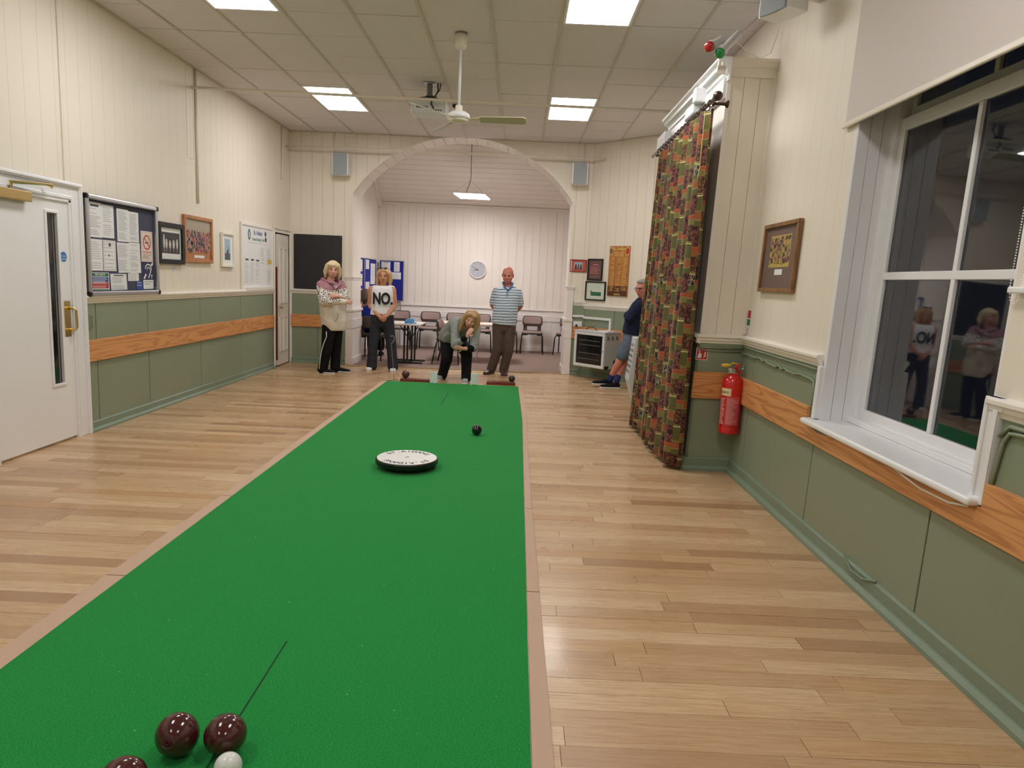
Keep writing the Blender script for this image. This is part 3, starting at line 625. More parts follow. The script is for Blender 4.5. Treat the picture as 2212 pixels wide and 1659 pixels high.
# roller blind half drawn
rb = empty('roller_blind', Vector((1.87, 3.45, 2.46)), 'pale grey roller blind half drawn over the tall window', 'blind')
n = NT('blind_cloth'); v = n.coord('Object', (1, 260, 260)); f = n.noise(v, 1, 2); n.set(Base_Color=n.mix(f, lin((214, 204, 200)), lin((226, 216, 212))), Roughness=.85)
m = MB(); WR.box(m, -4.33, -2.45, 2.50, 3.52, .020, .023); build('cloth', m, 'blind_cloth', rb)
m = MB(); WR.box(m, -4.36, -2.44, 2.475, 2.505, .012, .031); build('bottom_bar', m, 'cream_gloss', rb, bevel=.006)
m = MB(); m.tube([WR.p(-4.36, 3.55, .045), WR.p(-2.42, 3.55, .045)], .032, 14); build('roller', m, 'blind_cloth', rb)
ch = MB()
for k in range(190):
    z = 3.5-k*.01025
    for u in (-2.655, -2.60): ch.ell(WR.p(u-.0001*k, z, .035), (.0032,)*3, None, 6, 4)
pts = [WR.p(-2.668+.026*(1-math.cos(t)), 1.545-.05*math.sin(t)-.0, .035) for t in [math.pi*i/12 for i in range(13)]]
for p in pts: ch.ell(p, (.0032,)*3, None, 6, 4)
build('bead_chain', ch, 'white_gloss', rb, smooth=True)
m = MB(); WR.box(m, -2.68, -2.585, 1.535, 1.56, 0, .042); WR.box(m, -2.60, -2.58, 1.50, 1.585, 0, .02); build('chain_cleat', m, 'white_gloss', rb, bevel=.006)
# ------------------------------------------------------------------ printed sheets and frames
def lines(F, mb, u0, u1, v0, v1, n, k, th=.004, ragged=.35, indent=0):
    """rows of print as thin raised bars"""
    for i in range(k):
        v = v1-(v1-v0)*(i+.5)/k; e = u1-(u1-u0)*random.random()*ragged
        if random.random() < .12: continue
        F.box(mb, u0+indent, e, v-th/2, v+th/2, n, n+.0006)
    return mb
def sheet(F, u0, u1, v0, v1, n, label, group=None, rows=16, cat='notice', mat='paper', ink='ink_soft', title=0, tilt=0, name='paper_notice', extra=None):
    r = empty(name, F.p((u0+u1)/2, v0, n), label, cat, group); m = MB()
    F.poly(m, [(u0+tilt, v0), (u1+tilt, v0+tilt*.3), (u1, v1), (u0, v1)], n, n+.0012); build('paper', m, mat, r)
    w = u1-u0; h = v1-v0
    if rows: build('print', lines(F, MB(), u0+w*.1, u1-w*.1, v0+h*.06, v1-h*(.06+.1*bool(title)), n+.0013, rows, min(h/rows*.3, .0045)), ink, r)
    if title:
        m = MB(); F.box(m, u0+w*.2, u1-w*.2, v1-h*.12, v1-h*.06, n+.0013, n+.002); build('heading', m, 'ink', r)
    if extra: extra(r)
    return r
# glazed noticeboard beside the door
nb = empty('noticeboard', WL.p(6.67, 1.2), 'aluminium framed glazed noticeboard full of papers beside the white door', 'noticeboard')
paint('felt_slate', (72, 74, 96), .9, .06, 60.0)
m = MB(); WL.box(m, 6.09, 7.25, 1.22, 2.06, .002, .0215); build('felt_panel', m, 'felt_slate', nb)
for a, b in ((6.07, 6.115), (7.225, 7.27)): build('side_rail', WL.box(MB(), a, b, 1.235, 2.045, .002, .055), 'aluminium', nb, bevel=.008)
for a, b, q in ((2.035, 2.075, 'top_rail'), (1.205, 1.245, 'bottom_rail')): build(q, WL.box(MB(), 6.10, 7.24, a, b, .002, .06), 'aluminium', nb, bevel=.01)
for u in (6.065, 7.24):
    for v in (1.2, 2.035):
        m = MB(); WL.box(m, u, u+.035, v, v+.045, .002, .062); build('corner_cap', m, 'black_plastic', nb, bevel=.008)
m = MB(); m.lathe([(.004, 0), (.011, .001), (.011, .007), (.003, .009)], WL.p(7.195, 1.262, .045), 14, (1, 0, 0)); build('lock', m, 'chrome', nb)
G = 'papers in the glazed noticeboard'; n0 = .0230
sheet(WL, 6.13, 6.335, 1.715, 2.015, n0, 'typed white sheet, top left of the glazed noticeboard', G, 18, title=1)
sheet(WL, 6.335, 6.525, 1.72, 2.01, n0, 'typed white sheet second along the top of the noticeboard', G, 15)
sheet(WL, 6.575, 6.77, 1.70, 2.0, n0, 'typed white sheet third along the top of the noticeboard', G, 20)
sheet(WL, 6.77, 6.945, 1.705, 1.99, n0, 'plain typed sheet at the right of the noticeboard top row', G, 22)
sheet(WL, 6.135, 6.33, 1.425, 1.70, n0, 'typed sheet at the left of the noticeboard middle row', G, 12)
def cert(r):
    m = MB(); WL.frame(m, 6.35, 6.53, 1.435, 1.69, .004, n0+.0013, n0+.002); build('border', m, 'ink_soft', r)
    build('crest', WL.box(MB(), 6.43, 6.46, 1.645, 1.675, n0+.0013, n0+.002), 'ink', r); build('small_mark', WL.box(MB(), 6.42, 6.435, 1.555, 1.575, n0+.0013, n0+.002), 'ink', r)
sheet(WL, 6.34, 6.54, 1.425, 1.70, n0, 'bordered certificate with a dark crest in the noticeboard', G, 7, extra=cert)
sheet(WL, 6.56, 6.765, 1.41, 1.69, n0, 'typed sheet right of the bordered certificate in the noticeboard', G, 18, tilt=.015)
sheet(WL, 6.765, 6.955, 1.41, 1.70, n0, 'curled typed sheet left of the no smoking notice', G, 20, tilt=.012)
def fire(r):
    n1 = n0+.0013
    for mt, a, b in (('green_print', 1.375, 1.405), ('blue_print', 1.325, 1.37), ('red_print', 1.27, 1.322), ('green_print', 1.255, 1.262)):
        m = MB(); WL.box(m, 6.15, 6.405, a, b, n1, n1+.0006); build('band', m, mt, r)
    WL.text('lettering', 'FIRE SAFETY', .03, 6.28, 1.39, n1+.0008, 'paper', r, th=.0002); build('print', lines(WL, MB(), 6.165, 6.39, 1.275, 1.365, n1+.0007, 9, .003), 'paper', r)
sheet(WL, 6.14, 6.415, 1.252, 1.41, n0, 'green, blue and red fire safety poster in the noticeboard', G, 0, 'poster', extra=fire)
sheet(WL, 6.435, 6.70, 1.25, 1.40, n0, 'crumpled white form right of the fire safety poster', G, 9, title=1, tilt=.01)
sheet(WL, 6.73, 6.92, 1.335, 1.41, n0, 'small white slip beneath the middle row of papers', G, 4)
sheet(WL, 6.875, 6.985, 1.25, 1.335, n0, 'small blue leaflet at the bottom of the noticeboard', G, 3, mat='blue_print', ink='paper')
def nosmoke(r):
    n1 = n0+.0013; m = MB(); WL.frame(m, 6.995, 7.185, 1.54, 1.815, .003, n1, n1+.0006); build('border', m, 'ink_soft', r)
    m = MB(); WL.ring(m, 7.09, 1.715, .06, .072, n1, n1+.0008, 28); WL.poly(m, [(7.04, 1.755), (7.048, 1.763), (7.14, 1.675), (7.132, 1.667)], n1, n1+.0008); build('prohibition_ring', m, 'red_print', r)
    m = MB(); WL.box(m, 7.055, 7.12, 1.705, 1.717, n1, n1+.0005); m.tube([WL.p(7.12, 1.72, n1), WL.p(7.115, 1.74, n1), WL.p(7.125, 1.755, n1)], .002, 5); build('cigarette', m, 'ink', r)
    WL.text('lettering', 'NO SMOKING', .026, 7.09, 1.618, n1+.0004, 'red_print', r, th=.0002, sx=.95); build('print', lines(WL, MB(), 7.01, 7.17, 1.555, 1.60, n1, 3, .004), 'ink', r)
paint('pink_paper', (232, 214, 206), .6, .02)
sheet(WL, 6.98, 7.20, 1.525, 1.825, n0, 'pale no smoking notice with a red ring on the noticeboard', G, 0, 'sign', mat='pink_paper', extra=nosmoke)
paint('loop_blue', (44, 48, 88), .6, .03)
def loop(r):
    n1 = n0+.0013; m = MB(); WL.box(m, 7.0, 7.195, 1.255, 1.345, n1, n1+.0005); build('caption', m, 'paper', r)
    m = MB(); m.tube([WL.p(7.045+.055*(1-math.cos(t)), 1.455+.045*math.sin(t), n1+.001) for t in [math.pi*i/10 for i in range(11)]]+[WL.p(7.14, 1.42, n1+.001), WL.p(7.115, 1.385, n1+.001), WL.p(7.10, 1.365, n1+.001)], .007, 6, flat=.2); m.tube([WL.p(7.075+.03*(1-math.cos(t)), 1.445+.025*math.sin(t), n1+.001) for t in [math.pi*i/8 for i in range(9)]], .005, 6, flat=.2)
    WL.poly(m, [(7.005, 1.36), (7.05, 1.41), (7.065, 1.395), (7.025, 1.352)], n1, n1+.001); WL.poly(m, [(7.15, 1.50), (7.195, 1.525), (7.195, 1.50), (7.165, 1.48)], n1, n1+.001); build('ear_symbol', m, 'paper', r)
    WL.text('lettering', 'T', .05, 7.165, 1.375, n1+.0004, 'paper', r, th=.0002, bold=.002); WL.text('lettering', 'Induction Loop System', .017, 7.097, 1.328, n1+.0007, 'ink', r, th=.0002, sx=.95); build('print', lines(WL, MB(), 7.02, 7.17, 1.265, 1.312, n1+.0006, 3, .004), 'ink', r)
sheet(WL, 6.995, 7.20, 1.25, 1.52, n0, 'dark blue hearing loop sign with a white ear symbol', G, 0, 'sign', mat='loop_blue', extra=loop)
n = NT('clear_sheet'); n.set(Base_Color=(1, 1, 1), Roughness=.03, Transmission_Weight=1.0, IOR=1.12)
# framed pictures
def crowd(F, mb_by, u0, u1, v0, v1, n, rows, cols, mats):
    for r in range(rows):
        for c in range(cols):
            u = u0+(u1-u0)*(c+.5+.3*(r % 2)-.15)/cols*(1)+random.uniform(-.35, .35)*(u1-u0)/cols; v = v0+(v1-v0)*(r+.5+random.uniform(-.35, .35))/rows; w = (u1-u0)/cols*random.uniform(.4, .62); h = (v1-v0)/rows*random.uniform(.6, .95); k = random.choice(mats)
            F.poly(mb_by.setdefault(k, MB()), [(u-w, v-h), (u+w, v-h), (u+w*.8, v+h*.35), (u-w*.8, v+h*.35)], n+.0003*(rows-r), n+.0003*(rows-r)+.0006)
            F.disc(mb_by.setdefault('face_print', MB()), u, v+h*.62, w*.42, n+.0003*(rows-r), n+.0003*(rows-r)+.0007, 8)
paint('face_print', (190, 140, 118), .6, 0)
def picture(F, u0, u1, v0, v1, fw, fmat, mmat, mount, label, art, depth=.03, group='framed pictures', bev=.004, cat='picture', name='framed_picture'):
    r = empty(name, F.p((u0+u1)/2, v0, 0), label, cat, group); m = MB(); F.frame(m, u0, u1, v0, v1, fw, .003, depth); build('frame', m, fmat, r, bevel=bev)
    m = MB(); F.box(m, u0+fw*.8, u1-fw*.8, v0+fw*.8, v1-fw*.8, .004, depth*.45); build('mount', m, mmat, r)
    a = (u0+fw+mount[0], u1-fw-mount[0], v0+fw+mount[1], v1-fw-mount[2]); art(r, F, *a, depth*.45)
    return r
def art_bw(r, F, u0, u1, v0, v1, n):
    m = MB(); F.box(m, u0, u1, v0, v1, n, n+.0008); b = build('print', m, 'bw_dark', r); m = MB()
    for i, (x, w, h) in enumerate(((.14, .10, .62), (.27, .12, .42), (.46, .12, .36), (.66, .13, .40), (.85, .11, .45))):
        U = u0+(u1-u0)*x; W = (u1-u0)*w*.5; b0 = v0+(v1-v0)*.26
        F.poly(m, [(U-W*.6, b0), (U+W*.6, b0), (U+W, b0+(v1-v0)*h*.5), (U+W*.5, b0+(v1-v0)*h), (U-W*.5, b0+(v1-v0)*h), (U-W, b0+(v1-v0)*h*.5)], n+.0008, n+.0014)
        F.poly(m, [(U-.002, v0+.01), (U+.002, v0+.01), (U+.004, b0), (U-.004, b0)], n+.0008, n+.0013)
    build('pale_figures', m, 'bw_light', r, kind='stuff')
paint('bw_dark', (58, 56, 56), .5, .1, 30.); paint('bw_light', (206, 204, 198), .5, .2, 60.)
picture(WL, 7.31, 7.865, 1.515, 1.945, .05, 'near_black', 'paper', (.03, .06, .05), 'black framed monochrome photograph of pale upright shapes beside the noticeboard', art_bw, .04)
paint('wall_print', (178, 164, 146), .5, .04); paint('floor_print', (186, 124, 78), .5, .1, 20.)
for k, c in (('pr_maroon', (134, 82, 92)), ('pr_rose', (206, 128, 124)), ('pr_grey', (150, 140, 142)), ('pr_plum', (92, 76, 96)), ('pr_dark', (70, 62, 66)), ('pr_gold', (190, 166, 88)), ('pr_brown', (120, 96, 66))): paint(k, c, .6, .1, 40.)
def art_group(r, F, u0, u1, v0, v1, n):
    m = MB(); F.box(m, u0, u1, v0, v1, n, n+.0006); build('print', m, 'wall_print', r); m = MB(); F.box(m, u0, u1, v0, v0+(v1-v0)*.26, n+.0006, n+.0009); build('print_floor', m, 'floor_print', r)
    D = {}; h = v1-v0; crowd(F, D, u0+.02, u1-.02, v0+h*.2, v0+h*.72, n+.0009, 6, 17, ['pr_maroon', 'pr_rose', 'pr_grey', 'pr_plum', 'pr_dark'])
    for k, mb in D.items(): build('printed_people', mb, k, r, kind='stuff')
    m = MB(); F.box(m, u0+(u1-u0)*.32, u0+(u1-u0)*.72, v0+h*.03, v0+h*.10, n+.003, n+.0036); build('caption_slip', m, 'paper', r)
wood('oak_frame', (192, 132, 84), (160, 100, 60), 'Z', 9, .4)
picture(WL, 7.885, 8.61, 1.545, 2.07, .04, 'oak_frame', 'wall_print', (0, 0, 0), 'oak framed colour photograph of a large group of people', art_group, .035)
def art_town(r, F, u0, u1, v0, v1, n):
    m = MB(); F.box(m, u0, u1, v0, v1, n, n+.0006); build('print', m, 'sky_pale', r); h = v1-v0; m = MB(); F.box(m, u0, u1, v0, v0+h*.32, n+.0006, n+.001)
    F.poly(m, [(u0+(u1-u0)*.3, v0+h*.3), (u0+(u1-u0)*.7, v0+h*.3), (u0+(u1-u0)*.62, v0+h*.48), (u0+(u1-u0)*.42, v0+h*.48)], n+.0006, n+.001); F.box(m, u0+(u1-u0)*.62, u0+(u1-u0)*.7, v0+h*.3, v0+h*.62, n+.0006, n+.001); build('printed_boats', m, 'pr_slate', r)
paint('sky_pale', (168, 190, 206), .5, .08, 12.); paint('pr_slate', (84, 92, 104), .5, .25, 90.)
picture(WL, 8.88, 9.25, 1.51, 1.945, .03, 'warm_white', 'paper', (.07, .06, .05), 'narrow white framed harbour print next to the oak framed group photograph', art_town, .035)
for u, lb in ((7.68, 'black framed monochrome photograph'), (9.135, 'narrow white framed harbour print')):
    sheet(WL, u-.045, u+.045, 1.425, 1.49, .0005, 'small white caption card under the %s' % lb, 'caption cards on the left wall', 3, 'card', name='caption_card')
# white club noticeboard by the far door
cb = empty('club_board', WL.p(10.1, 1.2), 'white club noticeboard with green crested heading beside the far door', 'noticeboard')
m = MB(); WL.box(m, 9.53, 10.72, 1.22, 2.10, .002, .014); build('panel', m, 'paper', cb)
m = MB(); WL.frame(m, 9.51, 10.735, 1.205, 2.125, .04, .002, .026); build('frame', m, 'warm_white', cb, bevel=.004); m = MB(); WL.box(m, 9.62, 10.73, 1.205, 1.25, .02, .05); build('ledge', m, 'warm_white', cb, bevel=.004)
cs = empty('club_sign', WL.p(10.11, 1.86, .0145), 'white sign reading St. Aidans Carpet Bowling Club with a green crest', 'sign')
m = MB(); WL.box(m, 9.74, 10.50, 1.865, 2.07, .0145, .0165); build('card', m, 'paper', cs)
WL.text('lettering', 'St. Aidans', .085, 10.13, 2.005, .0168, 'blue_print', cs, th=.0003, bold=.002); WL.text('lettering', 'Carpet Bowling Club', .056, 10.14, 1.915, .0168, 'green_print', cs, th=.0003, bold=.001)
m = MB(); WL.disc(m, 9.80, 1.97, .048, .0166, .0172, 20, .075); build('crest', m, 'green_print', cs); m = MB(); WL.poly(m, [(9.79, 1.93), (9.82, 1.93), (9.815, 2.0), (9.80, 2.02), (9.785, 1.99)], .0172, .0178); build('crest_figure', m, 'paper', cs)
m = MB(); WL.disc(m, 10.42, 2.01, .035, .0166, .0172, 12); WL.disc(m, 10.43, 1.93, .035, .0166, .0172, 12); WL.box(m, 10.415, 10.425, 1.965, 2.0, .0166, .0172); build('tree_emblem', m, 'ink', cs)
G = 'papers on the white club board'
for i, (a, b, c, e, lb) in enumerate(((9.62, 9.80, 1.29, 1.66, 'leftmost fixture list on the white club board'), (9.82, 10.0, 1.29, 1.66, 'second fixture list from the left on the white club board'), (10.02, 10.2, 1.29, 1.655, 'third fixture list from the left on the white club board'), (10.20, 10.43, 1.56, 1.82, 'upper typed sheet in the middle of the white club board'), (10.46, 10.66, 1.55, 1.82, 'upper typed sheet at the right of the white club board'), (10.47, 10.68, 1.27, 1.52, 'grey printed sheet at the lower right of the white club board'))):
    sheet(WL, a, b, c, e, .0145, lb, G, 14, title=(i < 3))
sheet(WL, 10.50, 10.67, 1.50, 1.655, .0175, 'white card with a yellow top on the club board', G, 0, extra=lambda r: build('yellow_note', WL.box(MB(), 10.505, 10.665, 1.58, 1.65, .0188, .0194), 'yellow_print', r))
# blackboard on the far wall
bk = empty('blackboard', WB.p(-3.3, 1.2), 'plain black chalkboard on the far wall left of the arch', 'blackboard'); n = NT('slate'); f = n.noise(n.coord('Object', (1, 1, 1)), 4, 5); n.set(Base_Color=n.mix(f, lin((24, 25, 28)), lin((46, 46, 50))), Roughness=.55)
m = MB(); WB.box(m, -3.68, -2.91, 1.205, 2.09, .002, .022); build('slate_panel', m, 'slate', bk, bevel=.003); m = MB(); WB.frame(m, -3.685, -2.905, 1.2, 2.095, .008, .002, .026); build('edge', m, 'black_plastic', bk)
for u in (-3.665, -2.925):
    for v in (1.22, 2.075): build('screw', WB.disc(MB(), u, v, .005, .022, .025, 8), 'aluminium', bk)
# wall loudspeakers
n = NT('speaker_cloth'); f = n.noise(n.coord('Object', (1, 1, 1)), 500, 2); n.set(Base_Color=n.mix(f, lin((150, 158, 166)), lin((176, 182, 188))), Roughness=.8)
def speaker(F, u, v0, v1, w, label):
    r = empty('loudspeaker', F.p(u, v0, 0), label, 'loudspeaker', 'wall loudspeakers'); h = w/2
    for nm, s, a, b, mt in (('cabinet', 1.0, .03, .20, 'white_gloss'), ('grille', .84, .198, .215, 'speaker_cloth')):
        P = [(-h*s, v0), (h*s, v0), (h*s, v1), (-h*s, v1)]; m = MB(); k = 9; top = []; bot = []
        for i in range(k):
            t = -1+2*i/(k-1); bow = .022*(1-t*t); top.append((u+h*s*t, v1-(1-s)*.02*0+bow*.6*(1 if s == 1 else .7))); bot.append((u+h*s*t, v0-bow*.3))
        F.poly(m, bot+top[::-1], a, b); build(nm, m, mt, r, bevel=.005)
    m = MB(); F.box(m, u-.03, u+.03, (v0+v1)/2-.06, (v0+v1)/2+.06, 0, .035); build('bracket', m, 'warm_white', r)
speaker(WB, -2.90, 3.035, 3.36, .26, 'small white wall loudspeaker left of the arch'); speaker(WB, .88, 3.05, 3.37, .25, 'small white wall loudspeaker right of the arch')
# canted so it faces the hall
FS = Face((1.66, 4.97, 0), (.45, -.89, 0), (-.89, -.45, 0), 1)
speaker(FS, 0, 3.30, 3.62, .26, 'white loudspeaker high on the right wall cut by the top edge')
m = MB(); m.tube([Vector((1.72, 4.98, 3.44))+Vector((.095, 0, 0)), Vector((1.93, 5.02, 3.44))], .02, 8); tag(build('speaker_arm', m, 'warm_white'), 'short bracket arm holding the right wall loudspeaker', 'bracket')
# tie rods, pipes and conduits
def rod(pts, r, mat, label, cat='pipe', name='pipe', group='painted pipes and rods'):
    m = MB().tube(pts, r, 10); return tag(build(name, m, mat, smooth=True), label, cat, group)
rod([(-3.758, 8.20, 3.48), (1.90, 8.30, 3.465)], .016, 'cream_gloss', 'cream tie rod crossing the hall in front of the projector', 'tie rod', 'tie_rod')
rod([(-3.758, 11.36, 3.43), (-1, 11.36, 3.435), (1.28, 11.375, 3.445)], .016, 'cream_gloss', 'cream tie rod running across the top of the arch', 'tie rod', 'tie_rod')
def conduit(u, v0, v1, label, hook=0):
    pts = [WL.p(u, v1, .014), WL.p(u, v0, .014)]
    if hook: pts += [WL.p(u-.03, v0-.05, .014)]
    rod(pts, .012, 'cream_gloss', label)
conduit(8.27, 2.22, 3.69, 'cream conduit dropping down the middle of the left wall'); conduit(11.18, 2.95, 3.69, 'cream conduit at the far end of the left wall', 1)
rod([(-3.05, 11.555, 3.69), (-3.05, 11.555, 3.38)], .010, 'cream_gloss', 'short cream conduit above the left wall loudspeaker'); rod([(.95, 11.555, 3.69), (.95, 11.555, 3.40)], .010, 'cream_gloss', 'short cream conduit above the right wall loudspeaker')
m = MB(); WL.frame(m, 8.05, 8.22, 2.7, 3.69, .004, 0, .004); tag(build('access_panel', m, 'cream_gloss'), 'faint cream access panel outline beside the left wall conduit', 'panel')
# ------------------------------------------------------------------ ceiling fan and projector
fx, fy = -.628, 6.76
fan = empty('ceiling_fan', (fx, fy, 2.95), 'cream three bladed ceiling fan hanging on a long rod', 'fan'); paint('fan_cream', (236, 230, 212), .35, .05); paint('blade_grey', (196, 192, 172), .45, .05)
build('canopy', MB().lathe([(.02, CEIL), (.054, CEIL-.002), (.052, CEIL-.11), (.044, CEIL-.13), (.02, CEIL-.135)], (fx, fy, 0), 24), 'fan_cream', fan, smooth=True)
build('ceiling_gasket', MB().lathe([(.02, CEIL-.001), (.057, CEIL-.001), (.057, CEIL-.008), (.02, CEIL-.008)], (fx, fy, 0), 24), 'panel_grey', fan)
build('drop_rod', MB().tube([(fx, fy, CEIL-.1), (fx, fy, 3.04)], .0125, 14), 'white_gloss', fan, smooth=True)
build('coupler', MB().lathe([(.030, 3.075), (.032, 3.07), (.032, 3.02), (.03, 3.015)], (fx, fy, 0), 20), 'fan_cream', fan)
build('motor', MB().lathe([(.03, 3.025), (.065, 3.02), (.096, 3.003), (.102, 2.985), (.102, 2.958), (.09, 2.955)], (fx, fy, 0), 30), 'white_gloss', fan, smooth=True)
build('motor_base', MB().lathe([(.088, 2.960), (.09, 2.944), (.075, 2.93), (.045, 2.922), (.01, 2.92)], (fx, fy, 0), 30), 'fan_cream', fan, smooth=True)
for ang in (-4, 116, 236):
    a = math.radians(ang); t = Vector((math.cos(a), math.sin(a), 0)); s = Vector((-t.y, t.x, 0)); tilt = Vector((0, 0, 1)); q = s*math.cos(.30)+tilt*math.sin(.30)*-1; c = Vector((fx, fy, 2.955)); nn = t.cross(q)
    P = [c+t*.20-q*.05, c+t*.60-q*.062, c+t*.625-q*.045, c+t*.625+q*.045, c+t*.60+q*.062, c+t*.20+q*.05]
    bl = build('blade', MB().prism(P, nn*-.003, nn*.003), 'blade_grey', fan); m = MB(); m.prism([c+t*.09-s*.018, c+t*.23-q*.03, c+t*.23+q*.03, c+t*.09+s*.018], nn*.003, nn*.007); build('blade_iron', m, 'fan_cream', bl)
pj = empty('projector', (-1.13, 8.46, 3.36), 'white projector hung from the ceiling on a grey pole', 'projector'); px_, py_ = -1.13, 8.55; paint('projector_white', (226, 228, 232), .4, .03)
build('ceiling_plate', MB().lathe([(.01, CEIL-.001), (.07, CEIL-.001), (.06, CEIL-.012), (.01, CEIL-.014)], (px_, 8.47, 0), 20), 'aluminium', pj); build('pole', MB().tube([(px_, 8.47, CEIL), (px_, 8.47, 3.56)], .033, 14), 'panel_grey', pj)
build('yoke', MB().lathe([(.035, 3.58), (.045, 3.57), (.10, 3.535), (.16, 3.525), (.16, 3.515), (.02, 3.512)], (px_, 8.50, 0), 16), 'black_metal', pj)
for sx in (-1, 1):
    m = MB().tube([(px_, 8.50, 3.525), (px_+sx*.17, 8.46, 3.52), (px_+sx*.17, 8.46, 3.49)], .010, 6); build('mount_leg', m, 'black_metal', pj)
m = MB(); m.prism([(px_-.195, 8.40, 3.36), (px_+.195, 8.40, 3.36), (px_+.195, 8.40, 3.50), (px_-.195, 8.40, 3.50)], (0, 0, 0), (0, .30, 0)); bd = build('body', m, 'projector_white', pj, bevel=.012)
for i in range(5): build('port', MB().box(px_+.02+i*.028, px_+.037+i*.028, 8.396, 8.401, 3.39, 3.402), 'near_black', bd)
for i in range(7): build('vent_slot', MB().box(px_-.14+i*.02, px_-.13+i*.02, 8.396, 8.401, 3.415, 3.435), 'near_black', bd)
for i in (-1, 1): build('side_panel', MB().box(px_+i*.195-.006, px_+i*.195+.006, 8.392, 8.70, 3.355, 3.505), 'white_gloss', bd, bevel=.004)
m = MB().tube([(-1.03, 8.44, CEIL), (-1.035, 8.44, 3.66), (-1.03, 8.45, 3.62), (-1.06, 8.44, 3.56), (-1.09, 8.41, 3.53), (-1.10, 8.385, 3.46), (-1.07, 8.385, 3.41)], .008, 6); m2 = MB().tube([(-1.0, 8.44, CEIL), (-1.01, 8.44, 3.63), (-1.05, 8.43, 3.57), (-1.05, 8.42, 3.53)], .006, 6); build('cable', m, 'black_plastic', pj); build('cable', m2, 'black_plastic', pj)
m = MB().lathe([(.004, CEIL), (.03, CEIL-.002), (.03, CEIL-.02), (.018, CEIL-.04), (.003, CEIL-.045)], (-.93, 9.40, 0), 14); tag(build('ceiling_sensor', m, 'near_black'), 'small black dome sensor on the ceiling right of the projector', 'sensor')
# ------------------------------------------------------------------ patterned curtain on its pole
def curtain_mat():
    n = NT('curtain_print'); tc = n.n('ShaderNodeUVMap'); dz = n.n('ShaderNodeTexNoise'); dz.inputs['Scale'].default_value = 9; n.l(tc.outputs[0], dz.inputs['Vector']); dv = n.n('ShaderNodeVectorMath', operation='MULTIPLY_ADD'); n.l(dz.outputs['Color'], dv.inputs[0]); dv.inputs[1].default_value = (.035, .03, 0); n.l(tc.outputs[0], dv.inputs[2]); sp = n.n('ShaderNodeSeparateXYZ'); n.l(dv.outputs[0], sp.inputs[0]); u, v = sp.outputs[0], sp.outputs[1]
    cu = n.math('FLOOR', n.math('DIVIDE', u, .155)); 
    off = n.math('MULTIPLY', n.math('FRACT', n.math('MULTIPLY', n.math('SINE', n.math('MULTIPLY', cu, 12.98)), 43.7)), .62)
    vv = n.math('DIVIDE', n.math('ADD', v, off), .62); fr = n.math('FRACT', vv); cell = n.math('FLOOR', vv)
    cb = n.n('ShaderNodeCombineXYZ'); n.l(u, cb.inputs[0]); n.l(v, cb.inputs[1]); co = cb.outputs[0]
    sw = n.n('ShaderNodeTexVoronoi'); sw.inputs['Scale'].default_value = 26; sw.feature = 'DISTANCE_TO_EDGE'
    dn = n.n('ShaderNodeTexNoise'); dn.inputs['Scale'].default_value = 14; n.l(co, dn.inputs['Vector']); vm = n.n('ShaderNodeVectorMath', operation='MULTIPLY_ADD'); n.l(dn.outputs['Color'], vm.inputs[0]); vm.inputs[1].default_value = (.08,)*3; n.l(co, vm.inputs[2]); n.l(vm.outputs[0], sw.inputs['Vector'])
    swirl = n.ramp(sw.outputs['Distance'], [(.03, lin((64, 38, 32))), (.12, lin((104, 68, 50))), (.3, lin((128, 100, 62)))])
    olive = n.mix(n.noise(co, 30, 3), lin((100, 92, 48)), lin((142, 130, 74))); green = n.mix(n.noise(n.coord('UV', (4, 60, 1)), 3, 3), lin((72, 76, 42)), lin((112, 106, 62)))
    ros = n.n('ShaderNodeTexVoronoi'); ros.inputs['Scale'].default_value = 34; n.l(vm.outputs[0], ros.inputs['Vector'])
    wine = n.ramp(ros.outputs['Distance'], [(.08, lin((186, 174, 156))), (.2, lin((88, 48, 48))), (.45, lin((128, 74, 66))), (.6, lin((60, 40, 40)))])
    rust = n.mix(n.noise(n.coord('UV', (160, 160, 1)), 1, 2), lin((132, 76, 46)), lin((164, 104, 64))); black = n.ramp(sw.outputs['Distance'], [(.06, lin((150, 140, 120))), (.12, lin((36, 38, 42)))])
    def band(a, b): return n.math('MULTIPLY', n.math('GREATER_THAN', fr, a), n.math('LESS_THAN', fr, b))
    c = olive
    for a, b, col in ((.0, .17, green), (.20, .42, swirl), (.42, .50, olive), (.55, .80, wine), (.80, .88, green), (.88, .97, rust)): c = n.mix(band(a, b), c, col)
    alt = n.math('GREATER_THAN', n.math('FRACT', n.math('MULTIPLY', n.math('SINE', n.math('ADD', n.math('MULTIPLY', cu, 7.31), n.math('MULTIPLY', cell, 3.17))), 91.7)), .72)
    c = n.mix(n.math('MULTIPLY', alt, band(.42, .55)), c, rust); c = n.mix(n.math('MULTIPLY', alt, band(.05, .17)), c, black)
    for a, b, col in ((.50, .545, (172, 86, 54)), (.178, .19, (206, 198, 140)), (.512, .522, (150, 60, 36)), (.875, .882, (170, 160, 110))): c = n.mix(band(a, b), c, lin(col))
    fu = n.math('FRACT', n.math('DIVIDE', u, .155)); c = n.mix(n.math('MULTIPLY', alt, n.math('LESS_THAN', fu, .05)), c, lin((196, 188, 128)))
    dots = n.math('MULTIPLY', n.math('GREATER_THAN', n.math('FRACT', n.math('MULTIPLY', u, 50.)), .55), band(.203, .213)); c = n.mix(dots, c, lin((200, 192, 134)))
    n.set(Base_Color=c, Roughness=.85, Specular_IOR_Level=.15, Sheen_Weight=.1)
curtain_mat()
ct = empty('curtain', Vector((1.33, 6.55, .02)), 'heavy patterned olive, rust and wine curtain hanging to the floor', 'curtain')
NU, NV = 240, 22; Yn, Yf = 5.60, 7.62; verts = []; faces = []; uvs = []
